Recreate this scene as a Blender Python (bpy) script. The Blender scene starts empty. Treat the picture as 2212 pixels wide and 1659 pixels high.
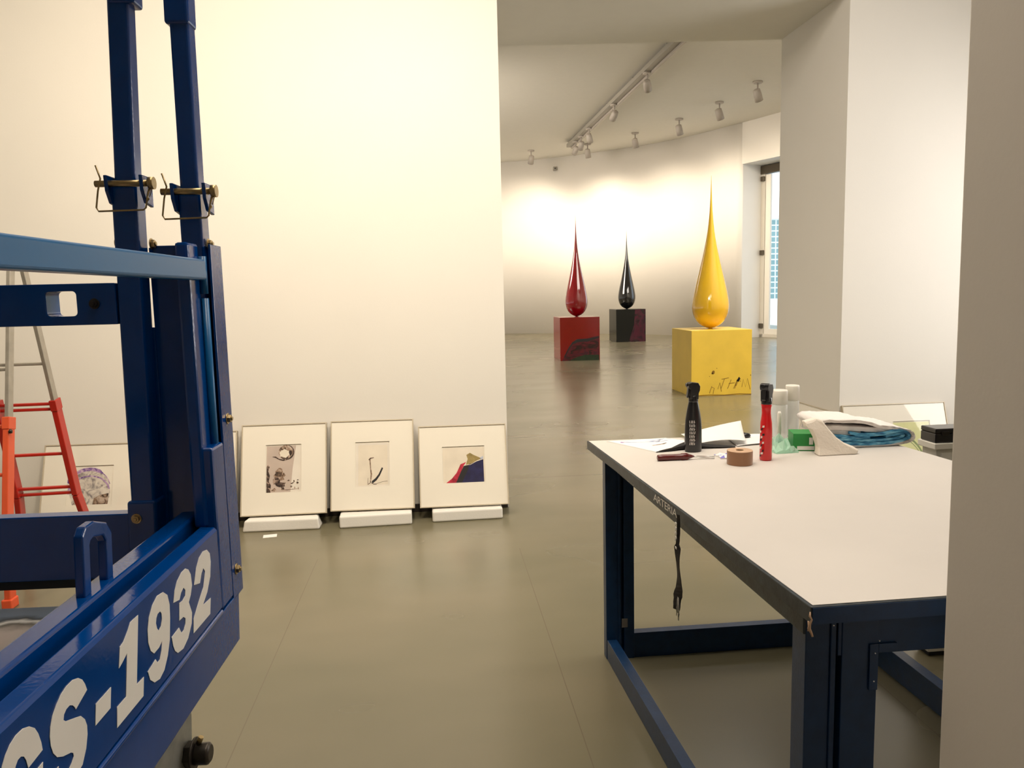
import bpy, bmesh, math, random
from mathutils import Matrix, Vector, Euler
random.seed(7)
sc = bpy.context.scene
col = sc.collection
PI = math.pi

# ---------------------------------------------------------------- camera
YAW, PITCH, ROLL, FPX = 0.09786, 0.11691, -0.02294, 1665.25
cam_data = bpy.data.cameras.new('camera')
cam_data.sensor_fit = 'HORIZONTAL'
cam_data.sensor_width = 36.0
cam_data.lens = FPX / 2212.0 * 36.0
cam_data.clip_start = 0.02
cam_data.clip_end = 300
cam = bpy.data.objects.new('camera', cam_data)
col.objects.link(cam)
F = Vector((math.sin(YAW) * math.cos(PITCH), math.cos(YAW) * math.cos(PITCH), -math.sin(PITCH)))
r0 = Vector((math.cos(YAW), -math.sin(YAW), 0.0))
u0 = r0.cross(F)
RR = math.cos(ROLL) * r0 + math.sin(ROLL) * u0
UU = -math.sin(ROLL) * r0 + math.cos(ROLL) * u0
cam.matrix_world = Matrix(((RR.x, UU.x, -F.x, 0.0), (RR.y, UU.y, -F.y, 0.0), (RR.z, UU.z, -F.z, 1.5), (0, 0, 0, 1)))
sc.camera = cam

# ---------------------------------------------------------------- world, exposure
sc.view_settings.view_transform = 'Standard'
sc.view_settings.look = 'None'
sc.view_settings.exposure = 0.35
sc.view_settings.gamma = 1.0
sc.view_settings.use_curve_mapping = False
world = bpy.data.worlds.new('world')
sc.world = world
world.use_nodes = True
bg = world.node_tree.nodes['Background']
bg.inputs[0].default_value = (0.82, 0.92, 1.0, 1)
bg.inputs[1].default_value = 1.7
sc.cycles.max_bounces = 8
sc.cycles.diffuse_bounces = 5
sc.cycles.glossy_bounces = 4
sc.cycles.caustics_reflective = False
sc.cycles.caustics_refractive = False
sc.cycles.sample_clamp_indirect = 6.0
sc.cycles.use_denoising = True

# ---------------------------------------------------------------- lights
def aim(o, p):
    o.rotation_euler = (Vector(p) - o.location).to_track_quat('-Z', 'Y').to_euler()

def area(name, loc, target, sx, sy, watts, rgb, spread=PI):
    d = bpy.data.lights.new(name, 'AREA')
    d.shape = 'RECTANGLE'
    d.size, d.size_y, d.energy, d.color, d.spread = sx, sy, watts, rgb, spread
    o = bpy.data.objects.new(name, d)
    col.objects.link(o)
    o.location = loc
    aim(o, target)
    return o

def spot(name, loc, target, watts, rgb, ang, blend=1.0, size=0.08):
    d = bpy.data.lights.new(name, 'SPOT')
    d.energy, d.color, d.spot_size, d.spot_blend, d.shadow_soft_size = watts, rgb, math.radians(ang), blend, size
    o = bpy.data.objects.new(name, d)
    col.objects.link(o)
    o.location = loc
    aim(o, target)
    return o

WARM = (1.0, 0.85, 0.64)
spot('assumed_wall_washer', (-0.9, 2.6, 4.15), (-0.95, 5.3, 2.55), 170, WARM, 125, 1.0, 0.12)  # assumed spots out of view, added to light the picture wall
spot('assumed_wall_washer', (-2.6, 2.6, 4.15), (-2.4, 5.3, 0.6), 110, WARM, 110, 1.0, 0.12)
spot('assumed_wall_washer', (0.1, 2.2, 4.15), (-0.3, 5.3, 0.2), 190, WARM, 100, 1.0, 0.12)
area('front_room_fill', (0.8, 2.9, 4.3), (0.8, 3.1, 0), 3.4, 2.0, 84, (1.0, 0.90, 0.78))  # added soft ambient fill for the front room, no fitting behind it
area('assumed_side_fill', (4.7, 3.9, 2.0), (2.0, 4.2, 1.2), 1.2, 2.0, 44, (1.0, 0.96, 0.91))  # added area light for an assumed source on the right, no window built
area('gallery_fill', (6.2, 9.8, 6.15), (6.0, 10.6, 0), 6.0, 5.5, 700, (1.0, 0.91, 0.80))  # added overhead fill for the gallery, not one of its fittings
area('gallery_wall_fill', (-2.4, 18.5, 6.0), (5.5, 27.0, 0.6), 4.0, 5.0, 950, (1.0, 0.87, 0.73))  # added fill hidden behind the picture wall, evens out the far wall
area('near_fill', (0.45, 0.7, 4.2), (0.3, 0.7, 0), 1.0, 1.0, 26, (1.0, 0.90, 0.78))  # added fill to brighten the lift panel and the near wall
door_light = area('door_daylight_portal', (10.65, 21.45, 2.55), (9.65, 21.03, 2.55), 3.0, 4.8, 1, (1, 1, 1))
door_light.data.cycles.is_portal = True

# ---------------------------------------------------------------- materials
def mat(name, rgb, rough=0.5, metal=0.0, coat=0.0, var=0.0, vscale=8.0, bump=0.0, bscale=60.0, emit=0.0, vary_rough=0.0, spec=0.5):
    m = bpy.data.materials.new(name)
    m.use_nodes = True
    nt = m.node_tree
    b = nt.nodes['Principled BSDF']
    b.inputs['Base Color'].default_value = (*rgb, 1)
    b.inputs['Roughness'].default_value = rough
    b.inputs['Metallic'].default_value = metal
    b.inputs['Coat Weight'].default_value = coat
    b.inputs['Coat Roughness'].default_value = 0.06
    b.inputs['Specular IOR Level'].default_value = spec
    tc = nt.nodes.new('ShaderNodeTexCoord')
    if var > 0:
        n = nt.nodes.new('ShaderNodeTexNoise')
        n.inputs['Scale'].default_value = vscale
        n.inputs['Detail'].default_value = 5
        nt.links.new(tc.outputs['Object'], n.inputs['Vector'])
        mr = nt.nodes.new('ShaderNodeMapRange')
        mr.inputs['From Min'].default_value = 0.3
        mr.inputs['From Max'].default_value = 0.7
        mr.inputs['To Min'].default_value = 1 - var
        mr.inputs['To Max'].default_value = 1 + var
        nt.links.new(n.outputs['Fac'], mr.inputs['Value'])
        mx = nt.nodes.new('ShaderNodeVectorMath')
        mx.operation = 'SCALE'
        mx.inputs[0].default_value = rgb
        nt.links.new(mr.outputs['Result'], mx.inputs['Scale'])
        nt.links.new(mx.outputs['Vector'], b.inputs['Base Color'])
        if vary_rough > 0:
            m2 = nt.nodes.new('ShaderNodeMapRange')
            m2.inputs['From Min'].default_value = 0.3
            m2.inputs['From Max'].default_value = 0.7
            m2.inputs['To Min'].default_value = max(0.02, rough - vary_rough)
            m2.inputs['To Max'].default_value = rough + vary_rough
            nt.links.new(n.outputs['Fac'], m2.inputs['Value'])
            nt.links.new(m2.outputs['Result'], b.inputs['Roughness'])
    if bump > 0:
        n3 = nt.nodes.new('ShaderNodeTexNoise')
        n3.inputs['Scale'].default_value = bscale
        n3.inputs['Detail'].default_value = 4
        nt.links.new(tc.outputs['Object'], n3.inputs['Vector'])
        bp = nt.nodes.new('ShaderNodeBump')
        bp.inputs['Strength'].default_value = bump
        bp.inputs['Distance'].default_value = 0.01
        nt.links.new(n3.outputs['Fac'], bp.inputs['Height'])
        nt.links.new(bp.outputs['Normal'], b.inputs['Normal'])
    if emit > 0:
        b.inputs['Emission Color'].default_value = (*rgb, 1)
        b.inputs['Emission Strength'].default_value = emit
    return m

def ramp_mat(name, stops, scale, rough=0.6, detail=6, stretch=(1, 1, 1), distort=0.0):
    m = mat(name, stops[0][1], rough)
    nt = m.node_tree
    b = nt.nodes['Principled BSDF']
    tc = nt.nodes.new('ShaderNodeTexCoord')
    mp = nt.nodes.new('ShaderNodeMapping')
    mp.inputs['Scale'].default_value = stretch
    n = nt.nodes.new('ShaderNodeTexNoise')
    n.inputs['Scale'].default_value = scale
    n.inputs['Detail'].default_value = detail
    n.inputs['Distortion'].default_value = distort
    cr = nt.nodes.new('ShaderNodeValToRGB')
    while len(cr.color_ramp.elements) < len(stops):
        cr.color_ramp.elements.new(0.5)
    for e, (p, c) in zip(cr.color_ramp.elements, stops):
        e.position = p
        e.color = (*c, 1)
    nt.links.new(tc.outputs['Object'], mp.inputs['Vector'])
    nt.links.new(mp.outputs['Vector'], n.inputs['Vector'])
    nt.links.new(n.outputs['Fac'], cr.inputs['Fac'])
    nt.links.new(cr.outputs['Color'], b.inputs['Base Color'])
    return m

def glass_mat(name, rgb=(1, 1, 1), transp=0.9, rough=0.03):
    m = bpy.data.materials.new(name)
    m.use_nodes = True
    nt = m.node_tree
    nt.nodes.clear()
    out = nt.nodes.new('ShaderNodeOutputMaterial')
    mx = nt.nodes.new('ShaderNodeMixShader')
    tr = nt.nodes.new('ShaderNodeBsdfTransparent')
    tr.inputs[0].default_value = (*rgb, 1)
    gl = nt.nodes.new('ShaderNodeBsdfGlossy')
    gl.inputs['Roughness'].default_value = rough
    gl.inputs['Color'].default_value = (1, 1, 1, 1)
    fr = nt.nodes.new('ShaderNodeLayerWeight')
    fr.inputs['Blend'].default_value = 0.12
    fm = nt.nodes.new('ShaderNodeMath')
    fm.operation = 'MULTIPLY'
    fm.inputs[1].default_value = 0.5
    nt.links.new(fr.outputs['Facing'], fm.inputs[0])
    nt.links.new(fm.outputs[0], mx.inputs[0])
    nt.links.new(tr.outputs[0], mx.inputs[1])
    nt.links.new(gl.outputs[0], mx.inputs[2])
    if transp < 0.9:
        mx2 = nt.nodes.new('ShaderNodeMixShader')
        df = nt.nodes.new('ShaderNodeBsdfDiffuse')
        df.inputs[0].default_value = (*rgb, 1)
        mx2.inputs[0].default_value = 1 - transp
        nt.links.new(mx.outputs[0], mx2.inputs[1])
        nt.links.new(df.outputs[0], mx2.inputs[2])
        nt.links.new(mx2.outputs[0], out.inputs[0])
    else:
        nt.links.new(mx.outputs[0], out.inputs[0])
    return m

def floor_mat():
    m = mat('polished_concrete', (0.25, 0.21, 0.145), 0.22)
    nt = m.node_tree
    b = nt.nodes['Principled BSDF']
    b.inputs['Specular IOR Level'].default_value = 0.6
    geo = nt.nodes.new('ShaderNodeNewGeometry')
    sep = nt.nodes.new('ShaderNodeSeparateXYZ')
    nt.links.new(geo.outputs['Position'], sep.inputs[0])

    def M(op, a, bb=None, c=None):
        n = nt.nodes.new('ShaderNodeMath')
        n.operation = op
        for i, v in enumerate((a, bb, c)):
            if v is None:
                continue
            if isinstance(v, (int, float)):
                n.inputs[i].default_value = v
            else:
                nt.links.new(v, n.inputs[i])
        return n.outputs[0]

    def joint(sock, off, step, w):
        t = M('DIVIDE', M('SUBTRACT', sock, off), step)
        f = M('FRACT', M('ADD', M('FRACT', t), 1.0))
        dd = M('MULTIPLY', M('MINIMUM', f, M('SUBTRACT', 1.0, f)), step)
        return M('LESS_THAN', dd, w)
    far = M('GREATER_THAN', sep.outputs[1], 5.0)
    near = M('LESS_THAN', sep.outputs[1], 4.40)
    j = M('MAXIMUM', M('MULTIPLY', joint(sep.outputs[0], 0.454, 1.174, 0.0018), near), M('MULTIPLY', joint(sep.outputs[1], 6.13, 1.78, 0.010), far))
    n1 = nt.nodes.new('ShaderNodeTexNoise')
    n1.inputs['Scale'].default_value = 0.7
    n1.inputs['Detail'].default_value = 3
    n1.inputs['Roughness'].default_value = 0.5
    mp = nt.nodes.new('ShaderNodeMapping')
    mp.inputs['Scale'].default_value = (0.8, 1.5, 1)
    nt.links.new(geo.outputs['Position'], mp.inputs['Vector'])
    nt.links.new(mp.outputs['Vector'], n1.inputs['Vector'])
    cr = nt.nodes.new('ShaderNodeValToRGB')
    cr.color_ramp.elements[0].position = 0.15
    cr.color_ramp.elements[0].color = (0.120, 0.116, 0.070, 1)
    cr.color_ramp.elements[1].position = 0.85
    cr.color_ramp.elements[1].color = (0.225, 0.191, 0.125, 1)
    nt.links.new(n1.outputs['Fac'], cr.inputs['Fac'])
    mx = nt.nodes.new('ShaderNodeMix')
    mx.data_type = 'RGBA'
    mx.inputs['B'].default_value = (0.13, 0.105, 0.07, 1)
    jf = M('MULTIPLY', j, 0.7)
    nt.links.new(jf, mx.inputs['Factor'])
    nt.links.new(cr.outputs['Color'], mx.inputs['A'])
    nt.links.new(mx.outputs['Result'], b.inputs['Base Color'])
    n2 = nt.nodes.new('ShaderNodeTexNoise')
    n2.inputs['Scale'].default_value = 0.9
    n2.inputs['Detail'].default_value = 2
    nt.links.new(mp.outputs['Vector'], n2.inputs['Vector'])
    mr = nt.nodes.new('ShaderNodeMapRange')
    mr.inputs['From Min'].default_value = 0.0
    mr.inputs['From Max'].default_value = 1.0
    mr.inputs['To Min'].default_value = 0.20
    mr.inputs['To Max'].default_value = 0.32
    nt.links.new(n2.outputs['Fac'], mr.inputs['Value'])
    nt.links.new(mr.outputs['Result'], b.inputs['Roughness'])
    return m

MT = {
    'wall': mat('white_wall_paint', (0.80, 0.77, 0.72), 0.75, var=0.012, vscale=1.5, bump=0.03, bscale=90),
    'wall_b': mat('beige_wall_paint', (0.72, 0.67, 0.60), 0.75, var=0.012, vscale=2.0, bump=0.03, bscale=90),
    'ceil': mat('ceiling_paint', (0.74, 0.72, 0.66), 0.85, var=0.01),
    'floor': floor_mat(),
    'gap': mat('shadow_gap_shade', (0.035, 0.025, 0.02), 0.6, var=0.3, vscale=20),
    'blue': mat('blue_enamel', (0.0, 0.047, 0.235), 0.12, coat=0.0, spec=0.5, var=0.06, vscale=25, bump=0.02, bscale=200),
    'blue_lit': mat('blue_enamel_lit', (0.004, 0.125, 0.33), 0.28, coat=0.0, spec=0.4),  # same enamel, with the cool reflection painted in as a brighter base colour
    'navy': mat('navy_table_paint', (0.003, 0.028, 0.092), 0.38, var=0.18, vscale=30, bump=0.04, bscale=150),
    'slabside': mat('worn_navy_edge', (0.022, 0.032, 0.042), 0.42, var=0.45, vscale=35, bump=0.05, bscale=120),
    'top': mat('cream_table_mat', (0.655, 0.615, 0.575), 0.55, var=0.03, vscale=3, bump=0.02, bscale=150),
    'decal': mat('white_vinyl_lettering', (0.88, 0.85, 0.80), 0.4, var=0.03),
    'white': mat('white_paint', (0.80, 0.77, 0.70), 0.4),
    'brass': mat('yellow_zinc_steel', (0.42, 0.31, 0.15), 0.32, metal=0.9, var=0.25, vscale=80),
    'dark_steel': mat('dark_oiled_steel', (0.05, 0.042, 0.035), 0.38, metal=0.7, var=0.3, vscale=60),
    'steel': mat('galvanised_steel', (0.40, 0.40, 0.36), 0.45, metal=0.6, var=0.2, vscale=30),
    'alu': mat('ladder_aluminium', (0.42, 0.39, 0.34), 0.4, metal=0.55, var=0.1, vscale=20),
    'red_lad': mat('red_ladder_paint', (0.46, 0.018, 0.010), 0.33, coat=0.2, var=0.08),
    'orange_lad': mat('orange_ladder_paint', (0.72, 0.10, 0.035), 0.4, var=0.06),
    'frame': mat('champagne_frame', (0.54, 0.47, 0.36), 0.4, metal=0.15, var=0.04),
    'matbd': mat('cream_mat_board', (0.88, 0.83, 0.73), 0.85),
    'foam': mat('white_foam', (0.80, 0.78, 0.74), 0.8, bump=0.1, bscale=200),
    'paper': mat('white_paper', (0.86, 0.85, 0.84), 0.7),
    'yellow_lac': mat('yellow_lacquer', (0.78, 0.47, 0.010), 0.10, coat=1.0),
    'red_lac': mat('red_lacquer', (0.23, 0.001, 0.006), 0.08, coat=1.0),
    'black_lac': mat('black_lacquer', (0.004, 0.004, 0.005), 0.05, coat=1.0),
    'yellow_p': mat('yellow_plinth_paint', (0.80, 0.56, 0.065), 0.4, coat=0.15, var=0.05, vscale=4),
    'red_p': mat('red_plinth_paint', (0.21, 0.0010, 0.004), 0.2, coat=0.25, var=0.06, vscale=4),
    'black_p': mat('black_plinth_paint', (0.003, 0.004, 0.003), 0.16, spec=0.35),
    'maroon': ramp_mat('maroon_brushwork', [(0.35, (0.012, 0.002, 0.003)), (0.5, (0.12, 0.003, 0.014)), (0.62, (0.05, 0.004, 0.016))], 4, 0.3, stretch=(1, 1, 2.5), distort=1.2),
    'dkgreen': mat('dark_green_brushwork', (0.012, 0.030, 0.012), 0.3, var=0.5, vscale=9),
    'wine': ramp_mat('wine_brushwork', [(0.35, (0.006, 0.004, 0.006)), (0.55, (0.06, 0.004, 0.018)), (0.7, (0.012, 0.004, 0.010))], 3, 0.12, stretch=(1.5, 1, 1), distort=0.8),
    'scribble': mat('dark_paint_scribble', (0.25, 0.13, 0.01), 0.5),
    'black_pl': mat('black_plastic', (0.010, 0.009, 0.010), 0.28, coat=0.2),
    'black_mt': mat('black_matte', (0.012, 0.010, 0.010), 0.6),
    'red_pl': mat('red_plastic', (0.68, 0.010, 0.014), 0.22, coat=0.3),
    'maroon_h': mat('dark_red_handle', (0.10, 0.006, 0.006), 0.3, coat=0.3),
    'chrome': mat('bright_steel', (0.65, 0.63, 0.6), 0.18, metal=1.0),
    'tape': mat('brown_packing_tape', (0.28, 0.13, 0.055), 0.35, coat=0.3, var=0.05),
    'tape_side': mat('tape_roll_side', (0.60, 0.40, 0.26), 0.6, var=0.08, vscale=90),
    'card': mat('cardboard_core', (0.45, 0.30, 0.16), 0.8),
    'green': mat('green_box_print', (0.010, 0.26, 0.045), 0.4, var=0.05),
    'bag': glass_mat('clear_green_film', (0.72, 0.92, 0.82), 0.62, 0.15),
    'clear': glass_mat('clear_plastic', (0.90, 0.91, 0.90), 0.55, 0.12),
    'glass': glass_mat('pane_glass'),
    'cloth': mat('white_cotton_cloth', (0.82, 0.77, 0.74), 0.95, bump=0.25, bscale=120),
    'paper_towel': mat('unbleached_paper_towel', (0.84, 0.77, 0.68), 0.95, bump=0.25, bscale=150),
    'bluecloth': ramp_mat('blue_cloth_layers', [(0.35, (0.02, 0.12, 0.26)), (0.5, (0.07, 0.30, 0.50)), (0.65, (0.22, 0.50, 0.66))], 30, 0.8, stretch=(1, 1, 5)),
    'teal': mat('teal_cap', (0.02, 0.28, 0.30), 0.3),
    'lilac': mat('violet_print', (0.22, 0.20, 0.62), 0.5),
    'deck': None,
    'fixture': mat('white_lamp_housing', (0.42, 0.38, 0.34), 0.45, var=0.05),
    'track': mat('grey_track', (0.30, 0.28, 0.24), 0.5),
    'lens': mat('lit_lamp_lens', (1.0, 0.88, 0.7), 0.3, emit=6.0),
    'door_fr': mat('off_white_door_frame', (0.66, 0.62, 0.54), 0.45),
    'door_bar': mat('bronze_fittings', (0.10, 0.08, 0.055), 0.4, metal=0.5),
    'facade': mat('pale_exterior_render', (0.85, 0.86, 0.86), 0.8),
    'rubber': mat('black_rubber', (0.015, 0.015, 0.015), 0.8),
    'sticker': mat('grey_sticker', (0.22, 0.20, 0.18), 0.6),
    'ink_blk': mat('black_ink', (0.015, 0.013, 0.014), 0.7),
    'ink_brown': ramp_mat('brown_ink_wash', [(0.38, (0.05, 0.03, 0.02)), (0.5, (0.28, 0.18, 0.12)), (0.62, (0.55, 0.44, 0.36))], 28, 0.8, distort=1.0),
    'ink_dk': ramp_mat('dark_ink_wash', [(0.35, (0.02, 0.012, 0.01)), (0.55, (0.10, 0.06, 0.045)), (0.68, (0.45, 0.33, 0.26))], 40, 0.8, distort=1.0),
    'pr_pink': mat('dusty_pink_paper', (0.56, 0.46, 0.40), 0.85, var=0.06, vscale=10),
    'pr_cream': mat('warm_cream_paper', (0.80, 0.74, 0.66), 0.85, var=0.05, vscale=9),
    'pr_pale': mat('pale_peach_paper', (0.80, 0.72, 0.60), 0.85, var=0.06, vscale=9),
    'pr_navy': mat('navy_print_ink', (0.020, 0.018, 0.075), 0.8, var=0.4, vscale=22),
    'pr_red': ramp_mat('crimson_print_ink', [(0.35, (0.30, 0.01, 0.03)), (0.6, (0.55, 0.03, 0.06))], 30, 0.8),
    'pr_olive': mat('olive_print_ink', (0.34, 0.25, 0.09), 0.8, var=0.25, vscale=40),
    'pr_violet': ramp_mat('violet_ink_wash', [(0.35, (0.09, 0.03, 0.25)), (0.5, (0.42, 0.26, 0.50)), (0.68, (0.66, 0.50, 0.60))], 26, 0.8, distort=1.5),
    'pr_grey': ramp_mat('grey_ink_wash', [(0.35, (0.25, 0.22, 0.22)), (0.5, (0.62, 0.56, 0.50)), (0.62, (0.76, 0.70, 0.62))], 22, 0.8, distort=1.2),
    'pr_dviolet': mat('deep_violet_ink', (0.06, 0.02, 0.20), 0.8, var=0.3, vscale=40),
    'pr_lime': mat('pale_lime_print', (0.66, 0.66, 0.34), 0.8, var=0.06, vscale=12),
    'pr_moss': mat('moss_green_ink', (0.22, 0.28, 0.12), 0.8, var=0.2, vscale=40),
    'pr_bluegrey': ramp_mat('blue_grey_ink_wash', [(0.35, (0.22, 0.26, 0.42)), (0.5, (0.50, 0.54, 0.66)), (0.65, (0.80, 0.80, 0.82))], 22, 0.8),
}

def grid_mat():
    m = mat('teal_glass_facade', (0.30, 0.46, 0.48), 0.4)
    nt = m.node_tree
    b = nt.nodes['Principled BSDF']
    tc = nt.nodes.new('ShaderNodeTexCoord')
    br = nt.nodes.new('ShaderNodeTexBrick')
    br.offset = 0.0
    br.inputs['Color1'].default_value = (0.14, 0.28, 0.30, 1)
    br.inputs['Color2'].default_value = (0.18, 0.33, 0.35, 1)
    br.inputs['Mortar'].default_value = (0.66, 0.74, 0.74, 1)
    br.inputs['Scale'].default_value = 1.0
    br.inputs['Mortar Size'].default_value = 0.035
    br.inputs['Brick Width'].default_value = 0.30
    br.inputs['Row Height'].default_value = 0.30
    mp = nt.nodes.new('ShaderNodeMapping')
    mp.inputs['Rotation'].default_value = (PI / 2, 0, 0)
    nt.links.new(tc.outputs['Object'], mp.inputs['Vector'])
    nt.links.new(mp.outputs['Vector'], br.inputs['Vector'])
    nt.links.new(br.outputs['Color'], b.inputs['Base Color'])
    return m
MT['grid'] = grid_mat()

def deck_mat():
    # worn platform deck: bare dusty plywood colour near, scuffed blue-grey band at the far end
    m = mat('worn_platform_deck', (0.42, 0.36, 0.32), 0.5)
    nt = m.node_tree
    b = nt.nodes['Principled BSDF']
    tc = nt.nodes.new('ShaderNodeTexCoord')
    sp = nt.nodes.new('ShaderNodeSeparateXYZ')
    n = nt.nodes.new('ShaderNodeTexNoise')
    n.inputs['Scale'].default_value = 14
    n.inputs['Detail'].default_value = 8
    nt.links.new(tc.outputs['Object'], sp.inputs[0])
    nt.links.new(tc.outputs['Object'], n.inputs['Vector'])
    add = nt.nodes.new('ShaderNodeMath')
    add.operation = 'MULTIPLY_ADD'
    nt.links.new(n.outputs['Fac'], add.inputs[0])
    add.inputs[1].default_value = 0.07
    nt.links.new(sp.outputs[1], add.inputs[2])
    cr = nt.nodes.new('ShaderNodeValToRGB')
    cr.color_ramp.interpolation = 'LINEAR'
    base = 0.5
    els = [(0.0, (0.42, 0.35, 0.30)), (0.45, (0.40, 0.34, 0.30)), (0.50, (0.10, 0.09, 0.07)), (0.53, (0.62, 0.60, 0.56)),
           (0.56, (0.04, 0.045, 0.05)), (0.60, (0.16, 0.20, 0.26)), (0.80, (0.20, 0.26, 0.36)), (1.0, (0.20, 0.26, 0.36))]
    while len(cr.color_ramp.elements) < len(els):
        cr.color_ramp.elements.new(0.5)
    for e, (p, c) in zip(cr.color_ramp.elements, els):
        e.position = p
        e.color = (*c, 1)
    mr = nt.nodes.new('ShaderNodeMapRange')
    mr.inputs['From Min'].default_value = 0.665
    mr.inputs['From Max'].default_value = 1.065
    nt.links.new(add.outputs[0], mr.inputs['Value'])
    nt.links.new(mr.outputs['Result'], cr.inputs['Fac'])
    nt.links.new(cr.outputs['Color'], b.inputs['Base Color'])
    return m
MT['deck'] = deck_mat()

# ---------------------------------------------------------------- mesh helpers
WM = {}          # world matrix of every parent

class Mesh:
    """collects geometry for ONE mesh object; coordinates go through self.mx into the world"""
    def __init__(self, mx=None):
        self.bm = bmesh.new()
        self.mx = mx or Matrix()

    def v(self, p):
        return self.bm.verts.new(self.mx @ Vector(p))

    def face(self, pts, mi=0, smooth=False):
        f = self.bm.faces.new([self.v(p) for p in pts])
        f.material_index = mi
        f.smooth = smooth
        return f

    def box(self, x0, x1, y0, y1, z0, z1, mi=0):
        c = [self.v((x, y, z)) for z in (z0, z1) for (x, y) in ((x0, y0), (x1, y0), (x1, y1), (x0, y1))]
        for q in ((3, 2, 1, 0), (4, 5, 6, 7), (0, 1, 5, 4), (1, 2, 6, 5), (2, 3, 7, 6), (3, 0, 4, 7)):
            self.bm.faces.new([c[i] for i in q]).material_index = mi
        return self

    def hexa(self, bottom, top, mi=0):
        c = [self.v(p) for p in bottom] + [self.v(p) for p in top]
        n = len(bottom)
        self.bm.faces.new(list(reversed(c[:n]))).material_index = mi
        self.bm.faces.new(c[n:]).material_index = mi
        for i in range(n):
            j = (i + 1) % n
            self.bm.faces.new([c[i], c[j], c[n + j], c[n + i]]).material_index = mi
        return self

    def rings(self, rings, closed=True, cap=True, mi=0, smooth=True, loop=False):
        R = [[self.v(p) for p in r] for r in rings]
        n = len(R[0])
        last = len(R) if loop else len(R) - 1
        for i in range(last):
            a, b = R[i], R[(i + 1) % len(R)]
            for k in range(n if closed else n - 1):
                f = self.bm.faces.new([a[k], a[(k + 1) % n], b[(k + 1) % n], b[k]])
                f.material_index = mi
                f.smooth = smooth
        if cap and closed and not loop:
            f = self.bm.faces.new(list(reversed(R[0]))); f.material_index = mi
            f = self.bm.faces.new(R[-1]); f.material_index = mi
        return self

    def lathe(self, prof, c=(0, 0, 0), seg=32, axis='z', mi=0, smooth=True, cap=True, sx=1.0, sy=1.0):
        rr = []
        for (r, h) in prof:
            ring = []
            for k in range(seg):
                a = 2 * PI * k / seg
                x, y = r * math.cos(a) * sx, r * math.sin(a) * sy
                p = {'z': (x, y, h), 'x': (h, x, y), 'y': (y, h, x)}[axis]
                ring.append((c[0] + p[0], c[1] + p[1], c[2] + p[2]))
            rr.append(ring)
        return self.rings(rr, mi=mi, smooth=smooth, cap=cap)

    def tube(self, pts, r, seg=10, mi=0, smooth=True, loop=False, flat=None):
        P = [Vector(p) for p in pts]
        rr = []
        n = len(P)
        up = None
        for i in range(n):
            if loop:
                t = (P[(i + 1) % n] - P[i - 1]).normalized()
            else:
                t = (P[min(i + 1, n - 1)] - P[max(i - 1, 0)]).normalized()
            if up is None:
                up = t.orthogonal().normalized()
            up = (up - t * up.dot(t)).normalized()
            s = t.cross(up)
            ri = r[i] if isinstance(r, (list, tuple)) else r
            ring = []
            for k in range(seg):
                a = 2 * PI * k / seg
                ring.append(tuple(P[i] + up * math.cos(a) * ri + s * math.sin(a) * ri))
            rr.append(ring)
        return self.rings(rr, mi=mi, smooth=smooth, loop=loop)

    def beam(self, a, b, w, d, side=(1, 0, 0), mi=0):
        """rectangular bar from a to b, w along side, d across"""
        a, b = Vector(a), Vector(b)
        t = (b - a).normalized()
        s = Vector(side)
        s = (s - t * s.dot(t)).normalized()
        o = t.cross(s)
        def ring(p):
            return [tuple(p + s * (i * w / 2) + o * (j * d / 2)) for i, j in ((-1, -1), (1, -1), (1, 1), (-1, 1))]
        return self.rings([ring(a), ring(b)], mi=mi, smooth=False)

    def poly_prism(self, pts, fn, d0, d1, mi=0):
        """2D polygon pts extruded from depth d0 to d1; fn(a, b, depth) -> xyz"""
        lo = [self.v(fn(a, b, d0)) for a, b in pts]
        hi = [self.v(fn(a, b, d1)) for a, b in pts]
        fa = self.bm.faces.new(lo); fb = self.bm.faces.new(list(reversed(hi)))
        fa.material_index = fb.material_index = mi
        n = len(pts)
        for i in range(n):
            f = self.bm.faces.new([lo[(i + 1) % n], lo[i], hi[i], hi[(i + 1) % n]])
            f.material_index = mi
        fa.normal_update(); fb.normal_update()
        if n > 4:
            bmesh.ops.triangulate(self.bm, faces=[fa, fb], ngon_method='EAR_CLIP')
        return self

    def stroke(self, pts, w, fn, d0, d1, mi=0):
        """flat brush stroke along 2D points; w a number or one per point"""
        n = len(pts)
        L, R = [], []
        for i, p in enumerate(pts):
            a = Vector(pts[max(i - 1, 0)]); b = Vector(pts[min(i + 1, n - 1)])
            t = (b - a)
            t = t.normalized() if t.length > 1e-9 else Vector((1, 0))
            nn = Vector((-t.y, t.x))
            wi = (w[i] if isinstance(w, (list, tuple)) else w) / 2
            L.append((p[0] + nn.x * wi, p[1] + nn.y * wi)); R.append((p[0] - nn.x * wi, p[1] - nn.y * wi))
        for i in range(n - 1):
            self.poly_prism([L[i], L[i + 1], R[i + 1], R[i]], fn, d0, d1, mi)
        return self

    def make(self, name, mats, parent=None, bevel=0.0, label=None, smooth_angle=None, seg=2):
        if not isinstance(mats, (list, tuple)):
            mats = [mats]
        bmesh.ops.recalc_face_normals(self.bm, faces=self.bm.faces[:])
        if parent is not None:
            bmesh.ops.transform(self.bm, matrix=WM[parent].inverted(), verts=self.bm.verts[:])
        me = bpy.data.meshes.new(name)
        self.bm.to_mesh(me)
        self.bm.free()
        for m in mats:
            me.materials.append(MT[m] if isinstance(m, str) else m)
        o = bpy.data.objects.new(name, me)
        col.objects.link(o)
        WM[o] = Matrix()
        if parent is not None:
            o.parent = parent
            WM[o] = WM[parent]
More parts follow.
